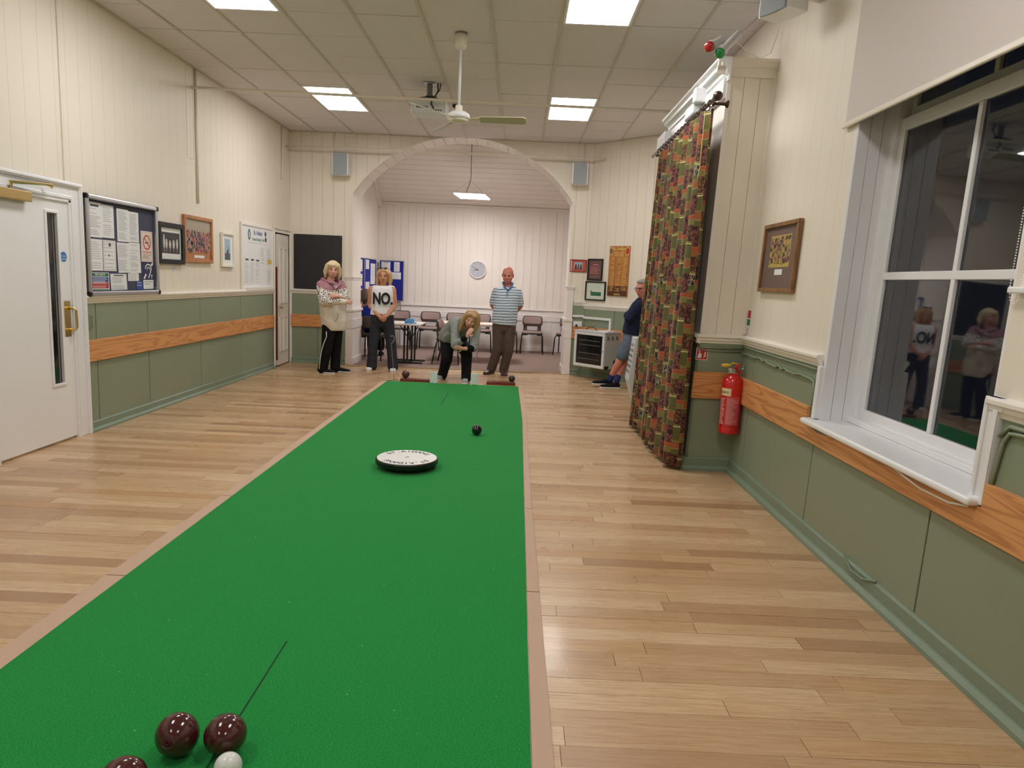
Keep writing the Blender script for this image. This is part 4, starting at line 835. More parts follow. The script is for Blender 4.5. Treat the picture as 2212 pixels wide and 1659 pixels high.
def fold(t, v):
    a = t*8.3*2*math.pi; y = Yn+(Yf-Yn)*t; amp = (.056+.022*math.sin(5*t+1))*(.5+.5*(1-v)); sway = .03*math.sin(3.1*t+2)
    x = 1.325+amp*math.sin(a+.5*math.sin(3*a*.31))+.018*math.sin(2.3*a+1.7)*(1-.5*v)+sway*(1-v)
    y += .035*math.cos(a)*(.6+.4*(1-v))+(-.10*(1-v)*t)
    return x, y
for j in range(NV+1):
    v = j/NV; L = 0; prev = None
    for i in range(NU+1):
        x, y = fold(i/NU, v); z = .035+(2.87-.035)*v+.012*math.sin(i*.4)*(1-v)*.5
        if prev: L = i/NU*4.4
        prev = 1; verts.append(Vector((x+LEAN*z, y, z))); uvs.append((L, z))
for j in range(NV):
    for i in range(NU): a = j*(NU+1)+i; faces.append((a, a+1, a+NU+2, a+NU+1))
m = MB(); m.v = verts; m.f = faces; cl = build('cloth', m, 'curtain_print', ct, smooth=True, normals=False)
uvl = cl.data.uv_layers.new(name='UVMap')
for lp in cl.data.loops: uvl.data[lp.index].uv = uvs[lp.vertex_index]
sd = cl.modifiers.new('thickness', 'SOLIDIFY'); sd.thickness = .004
paint('rod_wood', (62, 32, 26), .25, .15, 20., coat=.3)
cr = empty('curtain_pole', Vector((1.36, 5.6, 2.88)), 'dark turned wooden curtain pole with knob end above the patterned curtain', 'curtain pole')
build('pole', MB().tube([(1.325, 5.50, 2.915), (1.325, 8.0, 2.915)], .016, 12).lean(), 'rod_wood', cr)
build('finial', MB().lathe([(.004, -.10), (.022, -.095), (.034, -.07), (.036, -.05), (.026, -.03), (.018, -.02), (.026, -.01), (.026, 0), (.016, .01)], (1.325, 5.50, 2.915), 18, (0, 1, 0)).lean(), 'rod_wood', cr, smooth=True)
for y in (5.66, 7.9):
    build('bracket', MB().lathe([(.030, 0), (.028, .01), (.013, .025), (.011, .09), (.018, .12), (.006, .125)], (1.465, y, 2.915), 14, (-1, 0, 0)).lean(), 'rod_wood', cr, smooth=True)
for i in range(16):
    y = 5.62+i*.132; m = MB(); pts = [Vector((1.325+.026*math.cos(t), y, 2.905+.026*math.sin(t))) for t in [2*math.pi*k/14 for k in range(15)]]; build('ring', m.tube(pts, .0045, 6).lean(), 'rod_wood', cr, smooth=True)
# emergency light, coloured spots
el = empty('emergency_light', Vector((1.42, 6.55, 3.0)), 'grey emergency twin light with a green lamp above the curtain pole', 'light'); n = NT('clear_plastic'); n.set(Base_Color=(.9, .93, .95), Roughness=.25, Transmission_Weight=.5)
build('case', MB().box(1.36, 1.45, 6.35, 6.72, 3.0, 3.12).lean(), 'clear_plastic', el, bevel=.02); build('cap', MB().box(1.34, 1.45, 6.28, 6.37, 3.08, 3.20).lean(), 'white_gloss', el, bevel=.01); glow('green_led', (120, 255, 190), 4.0); build('indicator', MB().ell((1.355+.0825, 6.40, 3.045), (.014,)*3), 'green_led', el)
sp = empty('spot_lamps', Vector((1.72, 6.2, 3.5)), 'silver stage lamps with red and green glass on a ceiling bracket', 'lamp')
n = NT('red_glass'); n.set(Base_Color=lin((176, 20, 24)), Roughness=.1, Coat_Weight=1.0); n = NT('green_glass'); n.set(Base_Color=lin((12, 150, 70)), Roughness=.1, Coat_Weight=1.0)
paint('lamp_silver', (196, 196, 198), .35, .05)
def spot(p0, p1, gl):
    p0, p1 = Vector(p0), Vector(p1); ax = (p1-p0).normalized(); L = (p1-p0).length; b = build('lamp_barrel', MB().lathe([(.02, 0), (.030, .012), (.030, L*.82), (.040, L*.86), (.040, L), (.02, L)], p0, 22, ax), 'lamp_silver', sp, smooth=False)
    build('coloured_lens', MB().ell(p1+ax*.008, (.040, .040, .026), (ax.orthogonal().normalized(), ax.cross(ax.orthogonal()).normalized(), ax), 22, 12), gl, b, smooth=True)
spot(at(1560, 86, 5.70), at(1533, 101, 5.52), 'red_glass'); spot(at(1597, 72, 5.72), at(1556, 114, 5.52), 'green_glass')
build('bracket', MB().tube([at(1562, 96, 5.66), at(1582, 90, 5.72), at(1640, 35, 5.9)], .010, 8), 'lamp_silver', sp); build('cable', MB().tube([at(1590, 90, 5.72), at(1612, 110, 5.8), at(1640, 126, 5.8), at(1665, 115, 5.75), at(1684, 60, 5.7)], .004, 6), 'cream_gloss', sp)
# ------------------------------------------------------------------ fire point, signs, right-hand picture, cables
ex = empty('fire_extinguisher', Vector((1.765, 5.56, .35)), 'red foam fire extinguisher hanging in the corner of the right wall', 'extinguisher'); paint('ext_red', (206, 24, 26), .22, .04, coat=.6); paint('pale_pink', (232, 190, 194), .6, 0); paint('cream_label', (232, 214, 168), .5, 0); paint('pink_label', (206, 84, 92), .5, .05); exc = Vector((1.755, 5.60, 0))
build('cylinder', MB().lathe([(.02, .352), (.078, .352), (.085, .362), (.085, .40), (.082, .405), (.085, .41), (.085, .765), (.078, .795), (.05, .828), (.028, .838), (.02, .84)], exc, 36), 'ext_red', ex, smooth=True)
def wrap(a0, a1, z0, z1, r, mat, nm, par=ex):
    k = 12; R0 = [(math.radians(a0+(a1-a0)*i/k)) for i in range(k+1)]; m = MB(); P = [exc+Vector((math.cos(t)*r, math.sin(t)*r, 0)) for t in R0]; Q = [exc+Vector((math.cos(t)*(r+.0008), math.sin(t)*(r+.0008), 0)) for t in R0]
    vs = [p+Vector((0, 0, z0)) for p in Q]+[p+Vector((0, 0, z1)) for p in Q]; m.add(vs, [(i, i+1, k+2+i, k+1+i) for i in range(k)]); return build(nm, m, mat, par, smooth=True, normals=False)
wrap(190, 250, .665, .725, .0853, 'cream_label', 'cream_band'); wrap(228, 300, .43, .66, .0853, 'pink_label', 'instruction_label')
for i in range(22): wrap(232, 232+random.uniform(30, 64), .44+i*.0095, .4425+i*.0095, .0862, 'pale_pink', 'label_line')
for i in range(16): wrap(192, random.uniform(212, 222), .435+i*.0135, .441+i*.0135, .0862, 'pale_pink', 'label_line')
FE = Face(exc+Vector((math.cos(math.radians(222))*.0868, math.sin(math.radians(222))*.0868, 0)), Vector((math.cos(math.radians(312)), math.sin(math.radians(312)), 0)), Vector((math.cos(math.radians(222)), math.sin(math.radians(222)), 0)))
FE.text('lettering', 'foam', .036, -.012, .695, 0, 'ink', ex, th=.0002)
build('valve', MB().lathe([(.02, .835), (.022, .85), (.022, .875), (.014, .88)], exc, 16), 'chrome', ex); m = MB().tube([exc+Vector((.0, 0, .875)), exc+Vector((.03, -.02, .905)), exc+Vector((.045, -.03, .92))], .012, 8); build('lever', m, 'ext_red', ex); build('grip', MB().tube([exc+Vector((.01, 0, .88)), exc+Vector((.04, -.01, .86)), exc+Vector((.05, -.01, .84))], .012, 8), 'ext_red', ex)
m = MB().ell(exc+Vector((-.07, -.02, .905)), (.04, .012, .016)); build('safety_tag', m, 'yellow_print', ex, smooth=True); m = MB().tube([exc+Vector((-.04, -.02, .905)), exc+Vector((-.02, -.02, .925)), exc+Vector((.02, -.02, .92))], .005, 6); build('tag_strap', m, 'yellow_print', ex)
m = MB().tube([exc+Vector((.05+.016*math.cos(t), -.03, .895+.016*math.sin(t))) for t in [2*math.pi*k/12 for k in range(13)]], .002, 5); build('pin_ring', m, 'chrome', ex); m = MB().lathe([(.004, 0), (.02, .001), (.02, .01), (.004, .012)], exc+Vector((-.03, -.015, .865)), 14, (-.5, -1, 0)); build('gauge', m, 'chrome', ex); m = MB(); WR.box(m, -5.64, -5.56, .60, .74, .036, .05); build('wall_hook', m, 'black_metal', ex)
fs = empty('call_point_sign', WP.p(1.5, .93, .011), 'square red fire alarm sign with a white hand and flames', 'sign')
m = MB(); WP.box(m, 1.448, 1.545, .925, 1.025, .011, .0125); build('border', m, 'paper', fs); m = MB(); WP.box(m, 1.453, 1.540, .930, 1.020, .0125, .0132); build('red_field', m, 'red_print', fs)
m = MB(); WP.poly(m, [(1.462, .94), (1.49, .94), (1.494, .955), (1.494, .975), (1.479, .98), (1.479, 1.0), (1.471, 1.0), (1.471, .975), (1.462, .965)], .0132, .0138); build('hand_symbol', m, 'paper', fs); m = MB(); WP.frame(m, 1.466, 1.486, .998, 1.015, .003, .0132, .0138); build('button_symbol', m, 'paper', fs)
for k in range(3): build('flame_symbol', WP.poly(MB(), [(1.505+k*.003, .94+k*.016), (1.525, .95+k*.016), (1.532-k*.001, .966+k*.016), (1.518, .956+k*.016)], .0132, .0138), 'paper', fs)
st = empty('wall_sticker', WR.p(-5.70, 1.15, 0), 'narrow red and green safety sticker on the white strip above the extinguisher', 'sign')
for mt, a, b in (('red_print', 1.285, 1.345), ('green_print', 1.225, 1.275), ('paper', 1.145, 1.345)): build('band', WR.box(MB(), -5.735, -5.665, a, b, .0005, .002 if mt == 'paper' else .0028), mt, st)
build('print', lines(WR, MB(), -5.73, -5.67, 1.15, 1.22, .002, 6, .004), 'red_print', st)
paint('pr_khaki', (160, 138, 74), .6, .2, 60.)
def art_gold(r, F, u0, u1, v0, v1, n):
    m = MB(); F.box(m, u0, u1, v0, v1, n, n+.0008); build('print', m, 'pr_gold', r); D = {}; h = v1-v0; crowd(F, D, u0+.01, u1-.01, v0+h*.15, v0+h*.95, n+.0008, 7, 11, ['pr_brown', 'pr_dark', 'pr_gold', 'pr_khaki', 'pr_khaki', 'pr_maroon'])
    for k, mb in D.items(): build('printed_people', mb, k, r, kind='stuff')
    m = MB(); F.box(m, u0+(u1-u0)*.35, u0+(u1-u0)*.72, v0-.055, v0-.015, n, n+.0008); build('caption_slip', m, 'paper', r)
wood('walnut_frame', (150, 108, 66), (104, 70, 40), 'Z', 9, .4)
paint('pr_mount', (120, 98, 90), .7, .04)
picture(WR, -5.49, -4.815, 1.50, 2.0, .03, 'walnut_frame', 'pr_mount', (.11, .15, .06), 'brown framed sepia group photograph on the right wall beside the window', art_gold, .035)
def cable(pts, r, mat, label, group='surface run cables', name='cable', wob=0):
    m = MB().tube(pts, r, 6); return tag(build(name, m, mat, smooth=True), label, 'cable', group)
def wavy(u0, u1, v0, v1, n, k, amp): return [WR.p(u0+(u1-u0)*i/k, v0+(v1-v0)*i/k+random.uniform(-amp, amp), n) for i in range(k+1)]
cable(wavy(-5.70, -4.27, 1.05, 1.045, .02, 14, .001), .007, 'green_dado', 'straight green painted cable just below the right dado rail'); cable(wavy(-5.70, -4.29, 1.005, .97, .02, 26, .010)+[WR.p(-4.275, .92, .02), WR.p(-4.272, .82, .02)], .008, 'green_dado', 'sagging green painted cable below the right dado rail')
cable([WP.p(1.47, 1.03, .02), WP.p(1.6, 1.03, .02), WP.p(1.82, 1.03, .02)], .007, 'green_dado', 'green painted cable above the fire alarm sign'); cable([WP.p(1.47, 1.01, .02), WP.p(1.6, 1.003, .02), WP.p(1.82, 1.005, .02)], .006, 'green_dado', 'lower green painted cable above the fire alarm sign')
cable([WR.p(-2.62, .76, .02), WR.p(-2.6, .88, .02), WR.p(-2.585, .98, .02), WR.p(-2.56, 1.02, .02), WR.p(-2.5, 1.025, .02), WR.p(-1.5, 1.03, .02)], .008, 'green_dado', 'green painted cable bending up beside the window casing at right')
cable([WR.p(-2.61, 1.0, .02), WR.p(-2.56, 1.045, .02), WR.p(-1.5, 1.05, .02)], .009, 'green_dado', 'thicker green painted conduit under the rail right of the window')
cable([WR.p(-3.3, .715, .045), WR.p(-3.15, .69, .045), WR.p(-3.0, .672, .045), WR.p(-2.8, .675, .045), WR.p(-2.68, .70, .045)], .005, 'warm_white', 'loose white cable sagging under the window sill')
cable([WR.p(-4.22, .715, .045), WR.p(-4.1, .69, .045), WR.p(-3.98, .70, .045), WR.p(-3.9, .715, .045)], .005, 'panel_grey', 'loose grey cable under the far end of the window sill')
cable([WR.p(-3.62, .115, .022), WR.p(-3.5, .08, .035), WR.p(-3.38, .085, .035), WR.p(-3.28, .115, .022)], .006, 'green_skirt', 'green painted cable drooping over the right skirting')
# ------------------------------------------------------------------ canted corner: pictures, honours board, cabinet
def wa(u, v): 
    d = CR*((u-1106)/FPX)+CD*((v-829.5)/FPX)+_w; n = WA.n; t = (WA.o-Vector((0, 0, CAMH))).dot(n)/d.dot(n); q = Vector((0, 0, CAMH))+d*t; return (q-WA.o).dot(WA.u), q.z
hb = empty('honours_board', WA.p(.6, 1.33), 'tall varnished wooden honours board with gold lettering', 'honours board'); wood('varnish', (188, 124, 62), (150, 92, 44), 'Z', 5, .3)
h0, h1 = .455, .845; m = MB(); WA.box(m, h0, h1, 1.33, 2.105, .003, .025); build('board', m, 'varnish', hb, bevel=.005); paint('gold_leaf', (218, 178, 104), .45, 0); paint('varnish_dark', (96, 54, 28), .35, .1)
WA.text('lettering', 'St. Aidans', .062, (h0+h1)/2, 2.06, .0256, 'gold_leaf', hb, th=.0004, bold=.002)
for k, w in ((2.005, .10), (1.98, .085), (1.955, .09)): build('heading_line', WA.box(MB(), (h0+h1)/2-w, (h0+h1)/2+w, k-.006, k+.006, .025, .0258), 'gold_leaf', hb)
for u, c in ((h0+.035, 'pr_brown'), (h1-.035, 'red_print')):
    build('crest_ground', WA.box(MB(), u-.033, u+.033, 1.965, 2.085, .025, .0256), 'gold_leaf', hb); build('crest', WA.disc(MB(), u, 2.025, .029, .0256, .0264, 20, .05), c, hb)
build('lower_ground', WA.box(MB(), h0+.002, h1-.002, 1.335, 1.49, .025, .0253), 'varnish_dark', hb)
for c in range(3):
    a = h0+.03+c*.122; build('year_column', lines(WA, MB(), a, a+.018, 1.40, 1.93, .0255, 36, .006, .05), 'gold_leaf', hb, kind='stuff'); build('name_column', lines(WA, MB(), a+.026, a+.10, 1.40, 1.93, .0255, 36, .006, .45), 'gold_leaf', hb, kind='stuff')
build('plaque', WA.box(MB(), (h0+h1)/2-.06, (h0+h1)/2+.06, 1.345, 1.37, .025, .027), 'brass_satin', hb)
for u in (h0+.012, h1-.012):
    for v in (1.342, 2.093): build('screw', WA.disc(MB(), u, v, .005, .025, .028, 8), 'chrome', hb)
def art_small(r, F, u0, u1, v0, v1, n):
    build('print', F.box(MB(), u0, u1, v0, v1, n, n+.0008), 'sky_pale', r); w = u1-u0; h = v1-v0
    for a, b, c in ((.05, .35, 'pr_dark'), (.36, .66, 'pr_maroon'), (.68, .95, 'pr_dark')): build('printed_person', F.poly(MB(), [(u0+w*a, v0), (u0+w*b, v0), (u0+w*(b-.05), v0+h*.55), (u0+w*(a+b)/2, v0+h*.9), (u0+w*(a+.05), v0+h*.55)], n+.0008, n+.0014), c, r)
paint('red_mount', (196, 92, 76), .6, .04); paint('red_frame', (150, 52, 40), .4, .05)
picture(WB, .812, 1.088, 1.685, 1.885, .014, 'red_frame', 'red_mount', (.055, .03, .03), 'small red mounted photograph of three people right of the arch', art_small, .02)
def art_cert(r, F, u0, u1, v0, v1, n):
    build('heading', F.box(MB(), u0+(u1-u0)*.25, u1-(u1-u0)*.2, v1-.05, v1-.035, n, n+.0008), 'pr_rose', r); build('print', lines(F, MB(), u0, u1, v0, v1-.07, n, 10, .006), 'pr_rose', r)
paint('brown_mount', (108, 82, 78), .6, .05); picture(WA, .02, .33, 1.56, 1.905, .022, 'near_black', 'brown_mount', (.03, .03, .03), 'black framed brown certificate above the green and white certificate', art_cert, .025)
def art_green(r, F, u0, u1, v0, v1, n):
    w = u1-u0; h = v1-v0; build('print', lines(F, MB(), u0+w*.15, u1-w*.1, v0+h*.55, v1-h*.05, n, 4, .004), 'sky_pale', r); build('green_strip', F.box(MB(), u0+w*.18, u1-w*.1, v0+h*.08, v0+h*.40, n, n+.0008), 'green_print', r); build('printed_bowler', F.poly(MB(), [(u0+w*.15, v0+h*.2), (u0+w*.25, v0+h*.25), (u0+w*.22, v0+h*.55), (u0+w*.16, v0+h*.5)], n+.0008, n+.0014), 'pr_brown', r)
paint('mint_paper', (214, 224, 206), .6, .02); picture(WA, .0, .415, 1.24, 1.545, .02, 'near_black', 'mint_paper', (.04, .04, .03), 'black framed pale green certificate with a bowling green drawing', art_green, .03)
# wall cabinet with network gear
cab = empty('equipment_cabinet', Vector((1.2, 11.1, .15)), 'grey wall mounted equipment cabinet with dark glass door', 'cabinet'); paint('cab_grey', (206, 208, 210), .45, .04)
def wan(u, v, n0):
    d = CR*((u-1106)/FPX)+CD*((v-829.5)/FPX)+_w; o = WA.o+WA.n*n0; t = (o-Vector((0, 0, CAMH))).dot(WA.n)/d.dot(WA.n); q = Vector((0, 0, CAMH))+d*t; return (q-o).dot(WA.u)
c0, c1 = wan(1240, 745, .42), wan(1305, 750, .42)
FC = Face(WA.o+WA.n*.42+WA.u*c0, WA.u, WA.n); w_ = c1-c0
paint('cab_dark', (16, 16, 18), .2, .2, 20.)
m = MB(); FC.box(m, 0, w_, .20, .76, -.405, -.03); build('case', m, 'cab_grey', cab, bevel=.006); m = MB(); FC.box(m, -.008, w_+.008, .755, .775, -.405, .004); build('lid', m, 'cab_grey', cab, bevel=.004)
m = MB(); FC.frame(m, .0, w_, .21, .755, .045, -.03, 0); dr_ = build('door_frame', m, 'projector_white', cab, bevel=.004); m = MB(); FC.box(m, .045, w_-.045, .255, .71, -.028, -.012); build('door_glass', m, 'dark_pane', dr_); m = MB(); m.lathe([(.003, 0), (.008, .001), (.008, .006), (.003, .007)], FC.p(w_-.022, .48, 0), 10, FC.n); build('lock', m, 'black_metal', dr_)
for k in (.33, .42, .55, .62): build('gear_edge', FC.box(MB(), .09, w_-.1, k, k+.008, -.0119, -.0112), 'panel_grey', dr_)
for u in (-.09, -.2, -.31): build('side_vent', FC.box(MB(), w_-.001, w_+.002, .65, .71, u-.025, u+.025), 'panel_grey', cab)
build('black_patch', FC.box(MB(), w_-.001, w_+.003, .20, .25, -.13, -.03), 'near_black', cab); build('black_patch', FC.box(MB(), w_-.001, w_+.003, .27, .33, -.30, -.25), 'near_black', cab)
m = MB().tube([FC.p(.10, .786, -.15), FC.p(.18, .825, -.15), FC.p(.26, .83, -.15), FC.p(.33, .786, -.15)], .006, 6); tag(build('cable', m, 'black_plastic'), 'black cable looping over the top of the grey cabinet', 'cable')
m = MB(); FC.box(m, .40, w_-.01, .7765, .79, -.3, -.08); tag(build('folder', m, 'paper'), 'flat white folder lying on top of the grey cabinet', 'folder')
tr0 = empty('cable_trunking', WB.p(.98, .95, .012), 'short white cable trunking between the arch and the canted corner', 'trunking'); tr = empty('cable_trunking', WA.p(.3, .78, .012), 'white cable trunking stepping down to the cabinet', 'trunking')
build('run', WB.box(MB(), .90, 1.09, .955, .99, .012, .04), 'white_gloss', tr0); build('run', WA.box(MB(), 0, .58, .935, .972, .012, .04), 'white_gloss', tr); build('drop', WA.box(MB(), .545, .58, .78, .935, .012, .04), 'white_gloss', tr)
so = empty('wall_socket', WB.p(.98, .79, .04), 'white double socket with a cream lead left of the cabinet', 'socket'); build('plate', WB.box(MB(), .915, 1.06, .80, .885, .012, .046), 'white_gloss', so, bevel=.004); build('plug', WB.box(MB(), .95, .985, .80, .835, .046, .075), 'black_plastic', so, bevel=.004); build('lead', MB().tube([WB.p(.967, .80, .06), WB.p(.975, .72, .06), WB.p(1.0, .64, .06), WB.p(1.03, .60, .06)], .006, 6), 'cream_label', so)
# grey-green folding table end and heater by the curtain
gb = empty('grey_screen', Vector((1.46, 8.15, 0)), 'grey green flat board edge standing behind the curtain', 'board'); paint('grey_board', (134, 150, 146), .5, .04); build('board', MB().box(1.448, 1.475, 8.125, 8.17, .0, 1.33).lean(), 'grey_board', gb, bevel=.004)
ht = empty('wall_heater', Vector((1.35, 7.95, .2)), 'pale grey angled wall heater beyond the curtain', 'heater'); P = [(1.44, 0, .93), (1.325, 0, .93), (1.27, 0, .45), (1.36, 0, .18), (1.44, 0, .18)]; build('casing', MB().prism(P, (0, 7.78, 0), (0, 8.04, 0)), 'cab_grey', ht, bevel=.006)
for k in range(6): build('louvre', MB().prism([(1.320-.0069*k, 0, .86-k*.06), (1.314-.0069*k, 0, .86-k*.06), (1.311-.0069*k, 0, .83-k*.06), (1.317-.0069*k, 0, .83-k*.06)], (0, 7.80, 0), (0, 8.02, 0)), 'aluminium', ht)
# ------------------------------------------------------------------ annex furniture
pile('taupe_cloth', (150, 128, 122), (180, 158, 150), 160); paint('brown_shell', (72, 60, 56), .5, .1); paint('table_top', (216, 196, 180), .4, .03, 6.); paint('table_edge', (226, 220, 212), .4, .02)
ZX, XX, YX = Vector((0, 0, 1)), Vector((1, 0, 0)), Vector((0, 1, 0))
def bent_plate(w, z0, z1, y, th, bend, tilt=0, r=.05, k=17):
    st = []
    for i in range(k):
        t = -1+2*i/(k-1); x = w/2*t; e = w/2-abs(x); cut = r-math.sqrt(max(r*r-(r-e)**2, 0)) if e < r else 0
        h = (z1-z0)/2-min(cut, (z1-z0)/2-.004); st.append(((x, y-bend*t*t, (z0+z1)/2), h, th/2, ZX+YX*tilt, YX))
    return MB().loft(st, 12, 5)
def make_chair():
    r = empty('stacking_chair', (0, 0, 0), 'x', 'chair', 'stacking chairs in the annex')
    b = build('backrest', bent_plate(.42, .555, .775, .215, .022, .05, .18), 'brown_shell', r, smooth=True)
    build('back_pad', bent_plate(.375, .605, .76, .197, .022, .045, .18, .04), 'taupe_cloth', b, smooth=True)
    for s in (-1, 1):
        build('back_strut', MB().prism([(s*.10, .175, .42), (s*.19, .165, .42), (s*.185, .165, .57), (s*.12, .205, .60)], (0, 0, 0), (0, .018, 0)), 'brown_shell', r)
        for y0, y1 in ((-.19, -.225), (.16, .25)):
            build('leg', MB().tube([(s*.10, y0*.9, .400), (s*.195, y0, .398), (s*.215, y0+(y1-y0)*.2, .37), (s*.235, y1, .0)], .012, 8), 'black_metal', r, smooth=True)
    build('lower_back', MB().prism([(-.12, .178, .42), (.12, .178, .42), (.11, .185, .47), (-.11, .185, .47)], (0, 0, 0), (0, .015, 0)), 'brown_shell', r)
    build('seat_shell', MB().loft([((0, 0, .405), .20, .19, XX, YX), ((0, 0, .42), .225, .215, XX, YX), ((0, 0, .435), .22, .21, XX, YX)], 24, 5), 'black_plastic', r)
    build('seat_pad', MB().loft([((0, -.005, .43), .205, .195, XX, YX), ((0, -.005, .452), .21, .20, XX, YX), ((0, -.005, .462), .19, .18, XX, YX)], 24, 5), 'taupe_cloth', r, smooth=True)
    return r
ch0 = make_chair()
CH = [(-1.83, 14.62, 0, 'taupe stacking chair against the back wall left of the beige table'), (-1.28, 14.55, .0, 'taupe stacking chair behind the left half of the beige table'), (-.76, 14.55, .05, 'taupe stacking chair behind the right half of the beige table'), (-.22, 14.68, 0, 'taupe stacking chair partly hidden behind the man in the striped shirt'),
      (.32, 14.70, 0, 'taupe stacking chair standing alone at the right of the annex'), (1.06, 14.72, -.3, 'stacking chair hidden behind the right arch jamb with one leg showing'), (-1.19, 12.36, 1.45, 'stacking chair seen side on behind the bending woman'), (-2.44, 14.50, .1, 'taupe stacking chair behind the small white table'), (-2.56, 12.45, 3.0, 'stacking chair under the person in blue beside the left jamb')]
for i, (x, y, a, lb) in enumerate(CH):
    if i == 0: ch0.location = (x, y, .004); ch0.rotation_euler = (0, 0, a); ch0['label'] = lb
    else: dup(ch0, (x, y, .004), a, lb)
t1 = empty('folding_table', (-1.95, 12.2, .004), 'small white folding table with black trestle legs and a blue bag', 'table')
build('table_top', MB().box(-2.30, -1.64, 11.90, 12.62, .665, .695), 'table_edge', t1, bevel=.01)
for y, yb in ((12.0, 12.0), (12.36, 12.36)):
    for x in (-1.93, -1.80): build('leg', MB().tube([(x, y+.02, .665), (x, yb, .03)], .017, 8), 'black_metal', t1)
    build('foot_bar', MB().tube([(-2.20, yb, .024), (-1.61, yb, .024)], .016, 8), 'black_metal', t1)
for x in (-2.0, -1.70): build('brace', MB().tube([(x, 12.0, .65), (-1.86, 12.2, .38)], .009, 6), 'black_metal', t1)
n = NT('blue_plastic'); n.set(Base_Color=lin((96, 168, 226)), Roughness=.35, Transmission_Weight=.15)
bg = MB(); R = []
for j in range(9):
    t = j/8; ring = []
    for k in range(18):
        a = 2*math.pi*k/18; q = .8+.35*noise.noise(Vector((math.cos(a)*2.3, math.sin(a)*2.3, t*4))); ring.append(Vector((-1.84+.13*math.cos(a)*q*(1-t*.55), 12.03+.09*math.sin(a)*q*(1-t*.5), .697+.085*t+.02*noise.noise(Vector((a*2, t*5, 3)))*(t > 0))))
    R.append(ring)
bg.rings(R); tag(build('plastic_bag', bg, 'blue_plastic'), 'crumpled blue plastic bag on the small white table', 'bag')
t2 = empty('beige_table', (-.85, 13.0, .004), 'beige topped table with slim grey legs in the annex', 'table')
build('table_top', MB().box(-1.47, -.12, 12.66, 13.42, .655, .69), 'table_top', t2, bevel=.006)
for x, y, fx_, fy_ in ((-.67, 12.70, -.72, 12.66), (-1.43, 12.72, -1.46, 12.68), (-.16, 12.70, -.12, 12.66), (-.16, 13.38, -.12, 13.42), (-1.43, 13.38, -1.46, 13.42)): build('leg', MB().tube([(x, y, .655), (fx_, fy_, .004)], [.014, .008], 8), 'aluminium', t2)
for x, y, w, a, lb in ((-1.28, 12.80, .12, .1, 'left'), (-1.16, 13.0, .11, -.2, 'middle'), (-.52, 12.95, .12, .2, 'right')):
    m = MB().box(-w, w, -.09, .09, 0, .002).xf(Matrix.Translation((x, y, .6905)) @ Matrix.Rotation(a, 4, 'Z')); tag(build('paper_sheet', m, 'paper'), '%s sheet of white paper lying on the beige table' % lb, 'paper', 'papers on the beige table')
# hanging panel light
al = empty('hanging_light', Vector((-.96, 13.3, 3.0)), 'square LED panel hanging on a thin cable in the annex', 'light'); glow('led_annex', (255, 250, 250), LAMP*2.6)
P = [(-1.25, 12.95), (-.70, 12.95), (-.63, 13.68), (-1.18, 13.68)]; build('diffuser', MB().prism([(x, y, 0) for x, y in P], (0, 0, 3.0), (0, 0, 3.012)), 'led_annex', al); build('frame', MB().prism([(x, y, 0) for x, y in P], (0, 0, 3.012), (0, 0, 3.03)), 'white_gloss', al)
build('cable', MB().tube([(-.98, 13.35, 3.99), (-.98, 13.35, 3.32), (-1.0, 13.35, 3.22), (-1.08, 13.35, 3.03)], .005, 6), 'black_plastic', al)
for x, y in P: build('suspension_wire', MB().tube([(-.98, 13.35, 3.30), (x*.96-.04, y, 3.03)], .0018, 5), 'aluminium', al)
# clock
ck = empty('wall_clock', WX.p(-.90, 1.51), 'round grey wall clock with white rim on the annex wall', 'clock'); pile('clock_face', (176, 178, 186), (206, 208, 214), 14); c = WX.p(-.90, 1.695, 0)
build('rim', MB().lathe([(.001, 0), (.18, 0), (.188, .012), (.188, .034), (.178, .042), (.168, .036), (.166, .02), (.001, .02)], c, 48, (0, -1, 0)), 'white_gloss', ck, smooth=False); build('face', WX.disc(MB(), -.90, 1.695, .167, .021, .023, 48), 'clock_face', ck)
def hand(ang, L, w, nm):
    a = math.radians(ang); m = MB(); d = (math.sin(a), math.cos(a)); p = (d[1], -d[0]); WX.poly(m, [(-.90+d[0]*q+p[0]*s*w, 1.695+d[1]*q+p[1]*s*w) for q, s in ((-.02, -1), (-.02, 1), (L, .5), (L, -.5))], .026, .028); build(nm, m, 'near_black', ck)
hand(262, .085, .006, 'hour_hand'); hand(299, .135, .004, 'minute_hand')
for k in range(12):
    a = math.pi*k/6; build('hour_mark', WX.disc(MB(), -.90+.145*math.sin(a), 1.695+.145*math.cos(a), .006, .023, .0245, 8), 'panel_grey', ck)
